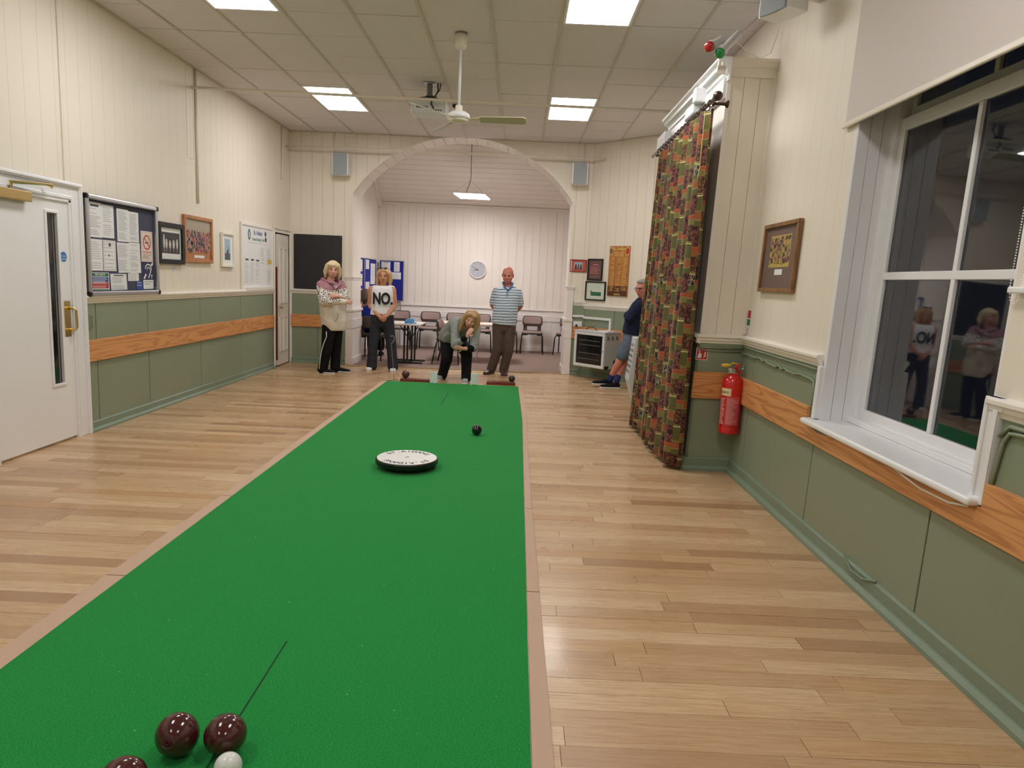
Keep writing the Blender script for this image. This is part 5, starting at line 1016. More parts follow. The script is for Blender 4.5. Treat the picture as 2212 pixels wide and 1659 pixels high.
# blue display boards
paint('blue_felt', (26, 36, 138), .9, .06, 50.)
FB1 = Face((-2.98, 13.0, 0), (.36, .93, 0), (.93, -.36, 0)); FB2 = Face((-2.70, 13.75, 0), (1, -.04, 0), (0, -1, 0))
def display(F, u0, u1, v0, v1, label):
    r = empty('display_board', F.p((u0+u1)/2, v0, 0), label, 'display board', 'blue display boards'); build('felt', F.box(MB(), u0, u1, v0, v1, 0, .018), 'blue_felt', r); build('frame', F.frame(MB(), u0-.012, u1+.012, v0-.012, v1+.012, .014, -.004, .024), 'aluminium', r, bevel=.003)
    for u in (u0+.05, u1-.05): build('support_leg', F.box(MB(), u-.012, u+.012, .004, v0, 0, .018), 'aluminium', r)
FBL = Face((-3.03, 12.75, 0), (.0, 1, 0), (1, 0, 0))
display(FBL, .0, .98, .98, 1.80, 'narrow blue display board along the annex left wall'); display(Face((-3.0, 15.12, 0), (1, 0, 0), (0, -1, 0)), .02, .52, .97, 1.80, 'blue display board with printed tables on the annex back wall'); FBR = Face((-3.0, 15.12, 0), (1, 0, 0), (0, -1, 0))
display(FBL, 1.02, 2.1, .98, 1.80, 'second blue display board further along the annex left wall')
G = 'papers on the blue display boards'
for k, (a, b, c, d_) in enumerate(((.05, .30, 1.55, 1.77), (.05, .30, 1.25, 1.50), (.05, .30, 1.0, 1.20), (.42, .80, 1.55, 1.77), (.42, .80, 1.28, 1.50), (.42, .80, 1.0, 1.22), (1.1, 1.4, 1.6, 1.78), (1.55, 2.0, 1.3, 1.72), (1.1, 1.45, 1.05, 1.35))): sheet(FBL, a, b, c, d_, .019, 'typed sheet number %s along the blue boards by the annex left wall' % nm[k % 7] if k < 7 else ('tall pale poster on the second blue board' if k == 7 else 'low typed sheet on the second blue board'), G, 9)
sheet(FBR, .05, .24, 1.60, 1.78, .019, 'white sheet at top left of the blue board behind the woman', G, 8, title=1); sheet(FBR, .32, .44, 1.58, 1.78, .019, 'narrow sheet at top right of the blue board behind the woman', G, 14); sheet(FBR, .2, .47, 1.42, 1.565, .019, 'wide printed table on the blue board behind the woman', G, 9)
# ------------------------------------------------------------------ people
for k, c in (('skin_pale', (222, 168, 148)), ('skin_tan', (206, 146, 118)), ('skin_ruddy', (204, 130, 112)), ('skin_brown', (150, 100, 78))): paint(k, c, .5, .06, 25.)
def hairmat(nm, c0, c1):
    n = NT(nm); f = n.noise(n.coord('Object', (90, 90, 7)), 1, 3, .6); n.set(Base_Color=n.mix(f, lin(c0), lin(c1)), Roughness=.5); n.bump(f, .35, .006)
hairmat('hair_platinum', (206, 178, 128), (238, 220, 184)); hairmat('hair_blonde', (170, 126, 76), (226, 190, 138)); hairmat('hair_sand', (150, 114, 74), (206, 170, 124)); hairmat('hair_grey', (120, 116, 112), (172, 166, 160)); hairmat('hair_brown', (52, 36, 28), (92, 66, 50))
paint('eye_dark', (40, 28, 24), .3, 0); paint('eye_white', (226, 214, 206), .3, 0); paint('lips', (168, 84, 80), .45, 0); paint('brow', (120, 88, 66), .8, 0)
def cloth(nm, c, var=.12, vs=9., bs=14., b=.6):
    n = NT(nm); v = n.coord(); f = n.noise(v, vs, 4, .6); c = lin(c); n.set(Base_Color=n.mix(f, tuple(x*(1-var) for x in c), tuple(min(1, x*(1+var)) for x in c)), Roughness=.85, Specular_IOR_Level=.2); n.bump(n.noise(v, bs, 2, .5, .8), b, .03); return n
cloth('black_cloth', (20, 19, 22)); cloth('charcoal_cloth', (52, 54, 62)); cloth('grey_knit', (148, 152, 150)); cloth('brown_cloth', (92, 76, 68)); cloth('navy_cloth', (34, 40, 66)); cloth('slate_shorts', (98, 110, 126)); cloth('white_cotton', (238, 238, 242), .03, 9., 8., .25); cloth('royal_blue', (22, 34, 120)); paint('sole_white', (226, 224, 220), .5, .03); cloth('shoe_black', (24, 24, 30)); cloth('shoe_grey', (150, 156, 158)); paint('shoe_brown', (66, 48, 40), .4, .2, 20.); cloth('sock_blue', (44, 50, 110)); cloth('collar_blue', (92, 120, 160))
def hoodie():
    n = NT('hoodie'); tc = n.n('ShaderNodeTexCoord'); sp = n.n('ShaderNodeSeparateXYZ'); n.l(tc.outputs['Object'], sp.inputs[0]); v = tc.outputs['Object']
    z = n.math('ADD', sp.outputs[2], n.math('MULTIPLY', n.math('ABSOLUTE', n.math('ADD', sp.outputs[0], -.04)), -.35)); z = n.math('ADD', z, n.math('MULTIPLY', n.noise(v, 14, 2), .02))
    sp2 = n.n('ShaderNodeTexVoronoi'); sp2.inputs['Scale'].default_value = 56; dn = n.n('ShaderNodeTexNoise'); dn.inputs['Scale'].default_value = 40; n.l(v, dn.inputs['Vector']); vm = n.n('ShaderNodeVectorMath', operation='MULTIPLY_ADD'); n.l(dn.outputs['Color'], vm.inputs[0]); vm.inputs[1].default_value = (.03,)*3; n.l(v, vm.inputs[2]); n.l(vm.outputs[0], sp2.inputs['Vector'])
    spots = n.mix(n.math('LESS_THAN', sp2.outputs['Distance'], .44), lin((232, 226, 216)), lin((46, 40, 42)))
    c = n.mix(n.math('GREATER_THAN', z, 1.235), spots, lin((172, 126, 136))); c = n.mix(n.math('LESS_THAN', z, 1.045), c, lin((228, 218, 204)))
    n.set(Base_Color=c, Roughness=.9, Specular_IOR_Level=.15); n.bump(n.noise(v, 13, 2, .5, .8), .5, .03)
hoodie()
def polo():
    n = NT('striped_polo'); tc = n.n('ShaderNodeTexCoord'); sp = n.n('ShaderNodeSeparateXYZ'); n.l(tc.outputs['Object'], sp.inputs[0]); v = tc.outputs['Object']
    z = n.math('ADD', sp.outputs[2], n.math('MULTIPLY', n.noise(v, 4, 2), .05)); fr = n.math('FRACT', n.math('DIVIDE', z, .043))
    c = n.mix(n.math('LESS_THAN', fr, .30), lin((222, 232, 240)), lin((86, 104, 132))); c = n.mix(n.math('LESS_THAN', n.math('ABSOLUTE', n.math('ADD', fr, -.60)), .12), c, lin((190, 214, 232)))
    n.set(Base_Color=c, Roughness=.85, Specular_IOR_Level=.2); n.bump(n.noise(v, 12, 2, .5, .8), .5, .03)
polo()
class HB(MB):
    """hair pieces, a little fuller than drawn"""
    def ell(s, c, q, ax=None, n=14, m=9): return MB.ell(s, c, tuple(k*1.08 for k in q), ax, n, m)
    def tube(s, pts, q, n=10, round_=False, flat=1.0, up=None): return MB.tube(s, pts, [k*1.08 for k in q], n, round_, flat, up)
def blob(name, mb, mat, parent, vox=.008, smooth=4):
    """fuse overlapping closed pieces into one continuous skin"""
    me = bpy.data.meshes.new('tmp'); me.from_pydata(mb.v, [], mb.f); bm = bmesh.new(); bm.from_mesh(me); bmesh.ops.recalc_face_normals(bm, faces=bm.faces); bm.to_mesh(me); bm.free()
    t = bpy.data.objects.new('tmp', me); COL.objects.link(t); r = t.modifiers.new('r', 'REMESH'); r.mode = 'VOXEL'; r.voxel_size = vox
    if smooth: s = t.modifiers.new('s', 'SMOOTH'); s.iterations = smooth; s.factor = .5
    bpy.context.view_layer.update(); ev = bpy.data.meshes.new_from_object(t.evaluated_get(bpy.context.evaluated_depsgraph_get()))
    bpy.data.objects.remove(t, do_unlink=True); bpy.data.meshes.remove(me)
    O = world_loc(parent); ev.transform(Matrix.Translation(-O)); ev.materials.clear(); ev.materials.append(M[mat]); ev.shade_smooth(); ev.name = name
    o = bpy.data.objects.new(name, ev); COL.objects.link(o); o.parent = parent; return o
def axes(face, up):
    F = Vector(face).normalized(); U = (Vector(up)-F*Vector(up).dot(F)).normalized(); return F.cross(U).normalized(), F, U   # right-hand side of the viewer's mirror, facing, up
def head(mb, c, face, up, s=1.0, male=False):
    R, F, U = axes(face, up); c = Vector(c); A = (R, F, U); s *= 1.06; P = lambda x, y, z: c+(R*x+F*y+U*z)*s; q = lambda *r: tuple(k*s for k in r)
    mb.ell(P(0, -.012, .030), q(.076, .095, .088), A, 20, 14); mb.ell(P(0, .018, -.032), q(.067, .072, .076), A, 18, 12); mb.ell(P(0, .050, -.084), q(.036, .028, .024), A)
    mb.ell(P(0, .076, .020), q(.052, .016, .014), A); mb.tube([P(0, .088, .012), P(0, .106, -.028)], [.009*s, .0145*s], 10, True); mb.ell(P(0, .090, -.030), q(.019, .014, .009), A); mb.ell(P(0, .078, -.062), q(.028, .014, .014), A)
    for sx in (-1, 1): mb.ell(P(sx*.040, .066, -.024), q(.024, .018, .021), A); mb.ell(P(sx*.078, -.010, -.004), q(.009, .018, .029), A)
    return P, A
def face_parts(par, P, A, s, brow='brow', smile=0, look_down=0, mouth_open=0):
    for sx in (-1, 1):
        e = build('eye', MB().ell(P(sx*.031, .0805, .002), (.0125*s, .008*s, .0048*s), A, 12, 8), 'eye_white' if not look_down else 'brow', par, smooth=True); build('iris', MB().ell(P(sx*.031, .0865, .002), (.0062*s, .004*s, .0048*s), A, 10, 6), 'eye_dark', e, smooth=True)
        build('eyebrow', MB().tube([P(sx*.014, .092, .022), P(sx*.032, .091, .027), P(sx*.049, .080, .021)], [.003*s, .0042*s, .002*s], 6), brow, par, smooth=True)
    z = -.066; build('lips', MB().tube([P(-.024, .080, z+.004*smile), P(-.012, .090, z+.001), P(0, .093, z), P(.012, .090, z+.001), P(.024, .080, z+.004*smile)], [.002*s, .005*s+mouth_open, .006*s+mouth_open, .005*s+mouth_open, .002*s], 8), 'lips', par, smooth=True)
def hand(mb, w, d, palm_n, s=1.0, curl=.5, thumb=1):
    """palm and five fingers from the wrist w along d; palm_n is the way the palm faces; thumb=+-1 picks its side"""
    w = Vector(w); d = Vector(d).normalized(); n = Vector(palm_n); n = (n-d*n.dot(d)).normalized(); sd = d.cross(n)*thumb
    mb.ell(w+d*.045*s, (.040*s, .048*s, .017*s), (sd, d, n), 12, 8); mb.tube([w-d*.02*s, w+d*.03*s], [.026*s, .03*s], 10, True, .7)
    for k, (o, L) in enumerate(((.030, .068), (.010, .078), (-.010, .073), (-.029, .058))):
        b = w+d*(.082-.004*abs(k-1))*s+sd*o*s; p1 = b+(d*math.cos(curl*.7)+n*math.sin(curl*.7))*L*.45*s; p2 = p1+(d*math.cos(curl*1.7)+n*math.sin(curl*1.7))*L*.33*s; p3 = p2+(d*math.cos(curl*2.5)+n*math.sin(curl*2.5))*L*.25*s
        mb.tube([b-d*.015*s, p1, p2, p3], [.0098*s, .0092*s, .0084*s, .0070*s], 8, True)
    b = w+d*.022*s+sd*.032*s; p1 = b+(sd*.8+d*.6+n*.25).normalized()*.036*s; p2 = p1+(d*.9+sd*.3+n*.35*curl*2).normalized()*.032*s; mb.tube([b-sd*.01*s, p1, p2], [.0125*s, .011*s, .0088*s], 8, True)
def limb(mb, pts, rad, n=14):
    """a tapered limb, split at joints that bend sharply"""
    pts = [Vector(q) for q in pts]; i0 = 0
    for i in range(1, len(pts)-1):
        if (pts[i]-pts[i-1]).angle(pts[i+1]-pts[i]) > .7: mb.tube(pts[i0:i+1], rad[i0:i+1], n, True); i0 = i
    mb.tube(pts[i0:], rad[i0:], n, True)
def lerp(a, b, t): return Vector(a)*(1-t)+Vector(b)*t
def shoe(par, heel, toe, L=.27, upper='shoe_black', sole='sole_white', w=.048, h=.075, sh=.022, name='shoe', ankle=True):
    hl = Vector(heel); d = Vector(toe)-hl; d.z = 0; d.normalize(); s = Vector((-d.y, d.x, 0)); z0 = hl.z; b = Vector((hl.x, hl.y, 0)); S = []
    for t, ww, hh in ((0, .6, .8), (.06, .78, 1.0), (.3, .8, .98), (.5, .92, .78), (.75, 1.05, .60), (.93, .82, .48), (1.0, .4, .36)): S.append((b+d*(t*L)+ZX*(z0+sh*.5+h*hh/2), w*ww, h*hh/2, s, ZX))
    o = build(name, MB().loft(S, 20, 2.6), upper, par, smooth=True); S = [(b+d*(t*L*1.02-.004)+ZX*(z0+sh/2), w*ww*1.06, sh/2, s, ZX) for t, ww in ((0, .6), (.05, .8), (.3, .82), (.5, .93), (.75, 1.05), (.93, .84), (1.0, .45))]
    build('sole', MB().loft(S, 20, 5), sole, o, smooth=False); return o
def person(loc, label): return empty('person', loc, label, 'person')
def torso(st, lat_top, lat_bot):
    """stations of (centre, half width, half depth) blended between two lateral axes"""
    out = []; n = len(st)
    for i, (c, a, b) in enumerate(st):
        t = i/(n-1); la = (Vector(lat_bot)*(1-t)+Vector(lat_top)*t).normalized(); c0 = Vector(st[max(i-1, 0)][0]); c1 = Vector(st[min(i+1, n-1)][0]); tg = (c1-c0).normalized(); fa = tg.cross(la).normalized(); la = fa.cross(tg).normalized(); out.append((c, a, b, la, fa))
    return out
# ---- woman in the pink and cream hooded top, arms folded
Y = 10.52; p = person(Vector((-2.80, 10.52, 0)), 'woman with platinum hair in a pink and cream hooded top, arms folded, before the blackboard')
J = lambda u, v, dy=0: at(u, v, Y+dy)
lat = Vector((.72, .69, 0)); bodyf = Vector((.69, -.72, 0))
hc = J(719, 583); sR = J(693, 615, -.10); sL = J(735, 613, .16); nk = J(714, 606, .02); pel = J(719, 694, .0); hipR = J(711, 700, -.07); hipL = J(727, 700, .09)
eR = J(698, 651, -.20); wR = J(743, 652, -.26); eL = J(750, 646, .10); wL_ = J(733, 641, -.20)
kR = J(706, 752, -.10); kL = J(726, 752, .10); aR = J(697, 798, -.09); aL = J(724, 796, .06)
b = MB(); Pm, A = head(b, hc, (.34, -.94, -.05), (.06, 0, 1)); limb(b, [J(716, 598, .02), nk], [.052, .058]); b.loft(torso([(pel, .15, .11), (J(717, 660), .145, .11), (J(714, 630), .165, .11), (J(713, 612), .12, .08)], lat, lat))
for S, E_, W_, h_, k_, a_ in ((sR, eR, wR, hipR, kR, aR), (sL, eL, wL_, hipL, kL, aL)): limb(b, [S, E_, W_], [.05, .042, .028]); limb(b, [h_, k_, a_], [.085, .06, .038])
hand(b, wR, (.9, .25, .0), (0, 1, -.2), .95, .6, 1); hand(b, J(731, 640, -.265), (-.95, -.1, .05), (.1, .9, -.3), .9, .3, -1)
blob('body', b, 'skin_pale', p, .0075); face_parts(p, Pm, A, 1.0, smile=1.2)
m = HB(); m.ell(Pm(0, -.03, .040), (.092, .098, .092), A, 20, 14); m.ell(Pm(0, .05, .085), (.062, .036, .032), A); m.ell(Pm(.012, .066, .066), (.056, .030, .032), A); m.ell(Pm(-.045, .056, .060), (.030, .030, .040), A)
for sx in (-1, 1): m.tube([Pm(sx*.062, .035, .075), Pm(sx*.088, .015, .01), Pm(sx*.094, .0, -.06), Pm(sx*.10, -.005, -.105)], [.030, .030, .027, .014], 12, True); m.tube([Pm(sx*.055, -.06, .05), Pm(sx*.085, -.055, -.04), Pm(sx*.085, -.05, -.11)], [.05, .042, .02], 12, True)
m.tube([Pm(0, -.09, .03), Pm(0, -.095, -.06), Pm(0, -.09, -.11)], [.06, .055, .03], 12, True); blob('hair', m, 'hair_platinum', p, .008)
m = MB(); m.loft(torso([(J(724, 713.5), .165, .13), (J(724, 708), .180, .145), (J(722, 697), .198, .162), (J(720, 680), .196, .158), (J(718, 660), .192, .15), (J(716, 640), .192, .145), (J(714, 622), .185, .125), (J(713, 611, .02), .11, .085)], lat, lat), 26)
limb(m, [sR, lerp(sR, eR, .5), eR, lerp(eR, wR, .5), wR], [.068, .072, .068, .058, .045]); limb(m, [sL, lerp(sL, eL, .5), eL, lerp(eL, wL_, .6)], [.066, .07, .064, .05]); m.ell(J(703, 612, .06), (.10, .06, .05)); blob('hooded_top', m, 'hoodie', p, .009, 6)
cloth('hood_pink', (166, 120, 132)); m = MB(); m.tube([J(722, 612, -.13), J(705, 609, -.06), J(697, 605, .06), J(710, 602, .15), J(731, 606, .14), J(735, 613, .0), J(726, 622, -.13)], [.022, .034, .040, .038, .032, .026, .016], 12, True); blob('hood', m, 'hood_pink', p, .008)
build('drawstring', MB().tube([J(723, 616, -.155), J(724.5, 624, -.165)], .004, 6), 'white_cotton', p); build('drawstring', MB().tube([J(728, 616, -.14), J(727.5, 622, -.15)], .004, 6), 'white_cotton', p)
build('pocket_seam', MB().tube([J(729, 677, -.165), J(729.5, 684, -.168), J(727, 691, -.17), J(722, 695, -.172)], .003, 6), 'charcoal_cloth', p)
m = MB()
for h_, k_, a_ in ((hipR, kR, aR), (hipL, kL, aL)): limb(m, [h_, k_, lerp(k_, a_, .6), a_], [.105, .082, .074, .078])
m.loft(torso([(J(719, 716), .135, .11), (J(719, 700), .15, .12), (J(719, 688), .14, .11)], lat, lat)); blob('trousers', m, 'black_cloth', p, .009, 5)
build('side_stripe', MB().tube([J(705, 716, -.20), J(705, 728, -.195), J(700, 740, -.19), J(695, 756, -.185), J(691.5, 776, -.175), J(689.5, 797, -.165)], .006, 6), 'white_cotton', p, smooth=True)
g = at(687, 808, 10.43); g.z = 0; t_ = at(719, 810, 10.40); t_.z = 0; shoe(p, g, t_, .255); g = at(717, 804.5, 10.60); g.z = 0; t_ = at(758, 806.5, 10.57); t_.z = 0; shoe(p, g, t_, .29)
# ---- woman in the white sleeveless NO. shirt
Y = 11.02; p = person(Vector((-2.10, 11.02, 0)), 'woman in a white sleeveless shirt reading NO. with hands clasped'); J = lambda u, v, dy=0: at(u, v, Y+dy)
lat = Vector((1, .08, 0)); hc = J(829, 597); sR = J(803, 625); sL = J(848, 626); eR = J(800, 660, .02); eL = J(852, 661, .0); wR = J(818, 682, -.17); wL_ = J(837, 681, -.19); hipR = J(815, 692); hipL = J(837, 692); kR = J(806, 742, -.02); kL = J(845, 742, -.02); aR = J(803, 792); aL = J(849, 792)
b = MB(); Pm, A = head(b, hc, (.05, -1, -.06), (0, 0, 1)); limb(b, [J(828, 608, .02), J(828, 620, .02)], [.05, .062]); b.loft(torso([(J(826, 694), .16, .11), (J(826, 670), .145, .105), (J(827, 645), .155, .115), (J(828, 628), .165, .095), (J(828, 619), .09, .06)], lat, lat))
for S, E_, W_ in ((sR, eR, wR), (sL, eL, wL_)): limb(b, [S, lerp(S, E_, .5), E_, lerp(E_, W_, .35), W_], [.056, .053, .044, .042, .029])
for h_, k_, a_ in ((hipR, kR, aR), (hipL, kL, aL)): limb(b, [h_, k_, a_], [.085, .06, .038])
hand(b, wR, (.75, -.1, -.65), (.2, .9, -.2), .95, .55, 1); hand(b, J(836, 682, -.215), (-.75, -.1, -.65), (-.2, .9, -.2), .95, .65, -1); blob('body', b, 'skin_tan', p, .0075); face_parts(p, Pm, A, 1.0, smile=1.0)
m = HB(); m.ell(Pm(0, -.035, .040), (.090, .092, .086), A, 20, 14); m.ell(Pm(0, .03, .088), (.058, .045, .024), A)
for sx in (-1, 1): m.tube([Pm(sx*.03, .06, .088), Pm(sx*.070, .045, .05), Pm(sx*.086, .018, -.01), Pm(sx*.092, .01, -.08), Pm(sx*.098, .015, -.135)], [.018, .026, .026, .025, .012], 12, True); m.tube([Pm(sx*.055, -.06, .05), Pm(sx*.085, -.05, -.05), Pm(sx*.088, -.035, -.125)], [.05, .045, .02], 12, True)
m.tube([Pm(0, -.09, .03), Pm(0, -.09, -.07), Pm(0, -.08, -.12)], [.06, .055, .03], 12, True); blob('hair', m, 'hair_blonde', p, .008)
sg = build('sunglasses', MB().tube([Pm(-.082, 0, .095), Pm(-.06, .05, .118), Pm(0, .07, .126), Pm(.06, .05, .118), Pm(.082, 0, .095)], .004, 6), 'brow', p)
for sx in (-1, 1): build('lens', MB().ell(Pm(sx*.035, .062, .122), (.028, .014, .014), A, 12, 8), 'eye_dark', sg, smooth=True)
build('watch', MB().tube([wL_+Vector((.036*math.cos(t)*.8, .036*math.sin(t), .022*math.cos(t)+.012)) for t in [2*math.pi*k/14 for k in range(15)]], .005, 6), 'chrome', p)
m = MB(); top = torso([(J(826, 680), .19, .135), (J(826, 668), .178, .132), (J(827, 650), .176, .138), (J(827.5, 636), .178, .132), (J(828, 625), .176, .110), (J(828, 620, .01), .150, .080)], lat, lat); m.loft(top, 26)
limb(m, [J(806, 621.5, .01), J(815, 620, .0)], [.034, .036]); limb(m, [J(849, 622, .01), J(841, 620.5, .0)], [.034, .036]); m.tube([J(815, 619.5, .0), J(822, 624.5, -.065), J(829, 625.5, -.085), J(836, 624.5, -.065), J(842, 620, .0)], .022, 10); blob('shirt', m, 'white_cotton', p, .008, 5)
FN = Face(at(828.5, 645, 11.02)-Vector((0, .152, 0)), lat, (0, -1, 0)); FN.p = lambda u, v, n=0: FN.o+FN.u*u+Vector((0, 0, v))+Vector((0, -1, 0))*(n-.06*(u/.15)**2*.5)
FN.text('lettering', 'NO.', .245, .012, -.005, .004, 'near_black', p, th=.003, sx=.70, bold=.008)
m = MB()
for h_, k_, a_ in ((hipR, kR, aR), (hipL, kL, aL)): limb(m, [h_, k_, lerp(k_, a_, .6), a_], [.104, .080, .080, .086])
m.loft(torso([(J(826, 706), .15, .11), (J(826, 692), .185, .125), (J(826, 677), .178, .125)], lat, lat)); blob('trousers', m, 'charcoal_cloth', p, .009, 5); build('waistband', MB().tube([J(820, 679, -.135), J(826, 680, -.14), J(832, 679.5, -.135)], .010, 6), 'near_black', p)
for u, s in ((801, -1), (851, 1)): g = Vector((at(u, 799, 11.06).x, 11.12, 0)); shoe(p, g, g+Vector((s*.02, -1, 0)), .24, 'white_cotton', 'sole_white', .045, .062)
# ---- woman in grey bending behind the carpet
Y = 10.35; p = person(Vector((-.90, 10.25, 0)), 'blonde woman in a grey top bending forward with a hand at her mouth'); J = lambda u, v, dy=0: at(u, v, Y+dy)
hc = J(1018, 690, -.28); fc = (-.10, -.92, -.30); up = (.34, -.15, .93); sR = J(983, 700, -.13); sL = J(1030, 712, -.16); eR = J(983, 746, -.30); wR = J(1009, 727, -.40); eL = J(1022, 752, -.26); wL_ = J(1001, 753, -.36); pel = J(972, 727, .26); hipR = J(966, 738, .20); hipL = J(994, 738, .22); kR = J(965, 776, -.06); kL = J(1008, 764, -.14); aR = J(955, 812, -.01); aL = J(1007, 817, -.22)
b = MB(); Pm, A = head(b, hc, fc, up); limb(b, [J(1012, 700, -.20), J(1004, 704, -.10)], [.05, .06]); L0 = Vector((.9, .2, -.28)); b.loft(torso([(pel, .15, .11), (J(982, 716, .12), .14, .11), (J(995, 704, -.02), .16, .11), (J(1003, 702, -.09), .10, .08)], L0, (1, 0, 0)))
for S, E_, W_ in ((sR, eR, wR), (sL, eL, wL_)): limb(b, [S, E_, W_], [.05, .042, .027])
for h_, k_, a_ in ((hipR, kR, aR), (hipL, kL, aL)): limb(b, [h_, k_, a_], [.085, .06, .038])
hand(b, wR, (.42, -.12, .88), (.3, .95, 0), .95, .35, -1); hand(b, wL_, (-.98, -.1, .12), (0, .9, .3), .95, .25, 1); blob('body', b, 'skin_pale', p, .0075); face_parts(p, Pm, A, 1.0, mouth_open=.006)
m = HB(); m.ell(Pm(0, -.03, .040), (.088, .095, .086), A, 20, 14); m.ell(Pm(-.032, .052, .078), (.036, .036, .034), A); m.ell(Pm(.034, .054, .076), (.036, .034, .036), A)
for sx, dn in ((-1, -.145), (1, -.165)): m.tube([Pm(sx*.05, .045, .082), Pm(sx*.082, .025, .02), Pm(sx*.092, .02, -.06), Pm(sx*.095, .03, dn), Pm(sx*.092, .04, dn-.05)], [.026, .028, .030, .026, .012], 12, True); m.tube([Pm(sx*.055, -.06, .05), Pm(sx*.09, -.05, -.06), Pm(sx*.10, -.02, -.15)], [.05, .048, .022], 12, True)
m.tube([Pm(0, -.09, .03), Pm(0, -.09, -.08), Pm(0, -.07, -.15)], [.06, .055, .03], 12, True); blob('hair', m, 'hair_sand', p, .008)
m = MB(); m.loft(torso([(J(969, 734, .27), .165, .125), (J(974, 724, .20), .175, .13), (J(984, 713, .09), .17, .13), (J(995, 703, -.04), .185, .125), (J(1002, 702, -.11), .13, .10)], L0, (1, 0, 0)), 24); limb(m, [sR, lerp(sR, eR, .5), eR, lerp(eR, wR, .55)], [.068, .066, .064, .05]); limb(m, [sL, lerp(sL, eL, .5), eL, lerp(eL, wL_, .3)], [.066, .064, .062, .05]); m.loft(torso([(J(966, 740, .12), .10, .05), (J(972, 728, .08), .11, .08), (J(980, 718, .0), .10, .10)], L0, (1, 0, 0))); blob('top', m, 'grey_knit', p, .009, 5)
m = MB(); limb(m, [lerp(eR, wR, .5), lerp(eR, wR, .88)], [.046, .040]); blob('cuff', m, 'black_cloth', p, .008); m = MB(); limb(m, [lerp(eL, wL_, .1), lerp(eL, wL_, .5)], [.060, .046]); blob('cuff', m, 'black_cloth', p, .008)
m = MB()
for h_, k_, a_ in ((hipR, kR, aR), (hipL, kL, aL)): limb(m, [h_, k_, lerp(k_, a_, .6), a_], [.11, .086, .074, .074])
m.ell(J(972, 732, .25), (.17, .12, .12)); blob('trousers', m, 'black_cloth', p, .009, 5)
g = at(956, 819, 10.40); g.z = 0; shoe(p, g, g+Vector((-.25, -1, 0)), .24, 'shoe_grey', 'sole_white', .045, .07); g = at(1007, 822, 10.18); g.z = 0; shoe(p, g, g+Vector((-.05, -1, 0)), .24, 'shoe_grey', 'sole_white', .046, .07)
# ---- bald man in the striped polo shirt, hands behind his back
Y = 11.22; p = person(Vector((-.30, 11.22, 0)), 'bald man in a blue and white striped polo shirt with hands behind his back'); J = lambda u, v, dy=0: at(u, v, Y+dy)
lat = Vector((1, .06, 0)); hc = J(1097, 595); sR = J(1072, 628); sL = J(1120, 632); eR = J(1064, 659, .06); eL = J(1124, 661, .06); wR = J(1085, 686, .21); wL_ = J(1102, 687, .22); hipR = J(1078, 703); hipL = J(1100, 704); kR = J(1075, 755, -.03); kL = J(1098, 757, -.03); aR = J(1061, 797); aL = J(1088, 799)
b = MB(); Pm, A = head(b, hc, (-.10, -.97, -.16), (0, -.06, 1), 1.08, True); limb(b, [J(1097, 606, .02), J(1097, 620, .04)], [.054, .060]); b.loft(torso([(J(1090, 700), .17, .12), (J(1092, 672), .17, .13), (J(1095, 645), .19, .13), (J(1096, 627), .19, .10), (J(1096, 619), .09, .07)], lat, lat))
for S, E_, W_ in ((sR, eR, wR), (sL, eL, wL_)): limb(b, [S, E_, W_], [.055, .045, .030])
for h_, k_, a_ in ((hipR, kR, aR), (hipL, kL, aL)): limb(b, [h_, k_, a_], [.09, .062, .04])
hand(b, wR, (.9, .1, -.4), (0, -.9, 0), 1.0, .5, 1); hand(b, wL_, (-.9, .1, -.4), (0, -.9, 0), 1.0, .5, -1); blob('body', b, 'skin_ruddy', p, .0075); face_parts(p, Pm, A, 1.05, 'hair_grey', look_down=1)
m = HB()
for sx in (-1, 1): m.ell(Pm(sx*.070, -.055, -.01), (.012, .028, .034), A)
m.ell(Pm(0, -.092, -.02), (.06, .018, .036), A); blob('hair', m, 'hair_grey', p, .007)
m = MB(); m.loft(torso([(J(1088, 701), .198, .145), (J(1090, 685), .20, .16), (J(1092, 668), .198, .168), (J(1094, 650), .20, .158), (J(1096, 636), .205, .140), (J(1096, 627), .195, .115), (J(1096, 619.5), .12, .08)], lat, lat), 28)
for S, E_ in ((sR, eR), (sL, eL)): limb(m, [S, lerp(S, E_, .4), lerp(S, E_, .82)], [.060, .066, .064])
blob('polo_shirt', m, 'striped_polo', p, .008, 5); m = MB(); m.tube([J(1099, 628, -.125), J(1090, 621, -.085), J(1086.5, 611, .02), J(1096, 607, .10), J(1107, 612, .02), J(1104.5, 621, -.085), J(1096, 628, -.125)], [.012, .020, .022, .022, .022, .020, .012], 10, True, .8); blob('collar', m, 'collar_blue', p, .007); build('placket', MB().tube([J(1096, 629, -.150), J(1095.5, 640, -.165)], .009, 6, flat=.4), 'collar_blue', p)
for v in (626.5, 634.5): build('button', MB().ell(J(1096.5, v, -.165 if v > 630 else -.152), (.007, .004, .007)), 'navy_cloth', p)
m = MB()
for h_, k_, a_ in ((hipR, kR, aR), (hipL, kL, aL)): limb(m, [h_, k_, lerp(k_, a_, .6), a_], [.112, .086, .076, .076])
m.loft(torso([(J(1089, 716), .15, .11), (J(1089, 703), .185, .13), (J(1090, 690), .18, .13)], lat, lat)); blob('trousers', m, 'brown_cloth', p, .009, 5)
g = at(1064, 806, 11.28); g.z = 0; shoe(p, g, g+Vector((-.45, -1, 0)), .28, 'shoe_brown', 'shoe_brown', .05, .08, .018); g = at(1089, 808, 11.25); g.z = 0; shoe(p, g, g+Vector((.02, -1, 0)), .28, 'shoe_brown', 'shoe_brown', .05, .08, .018)
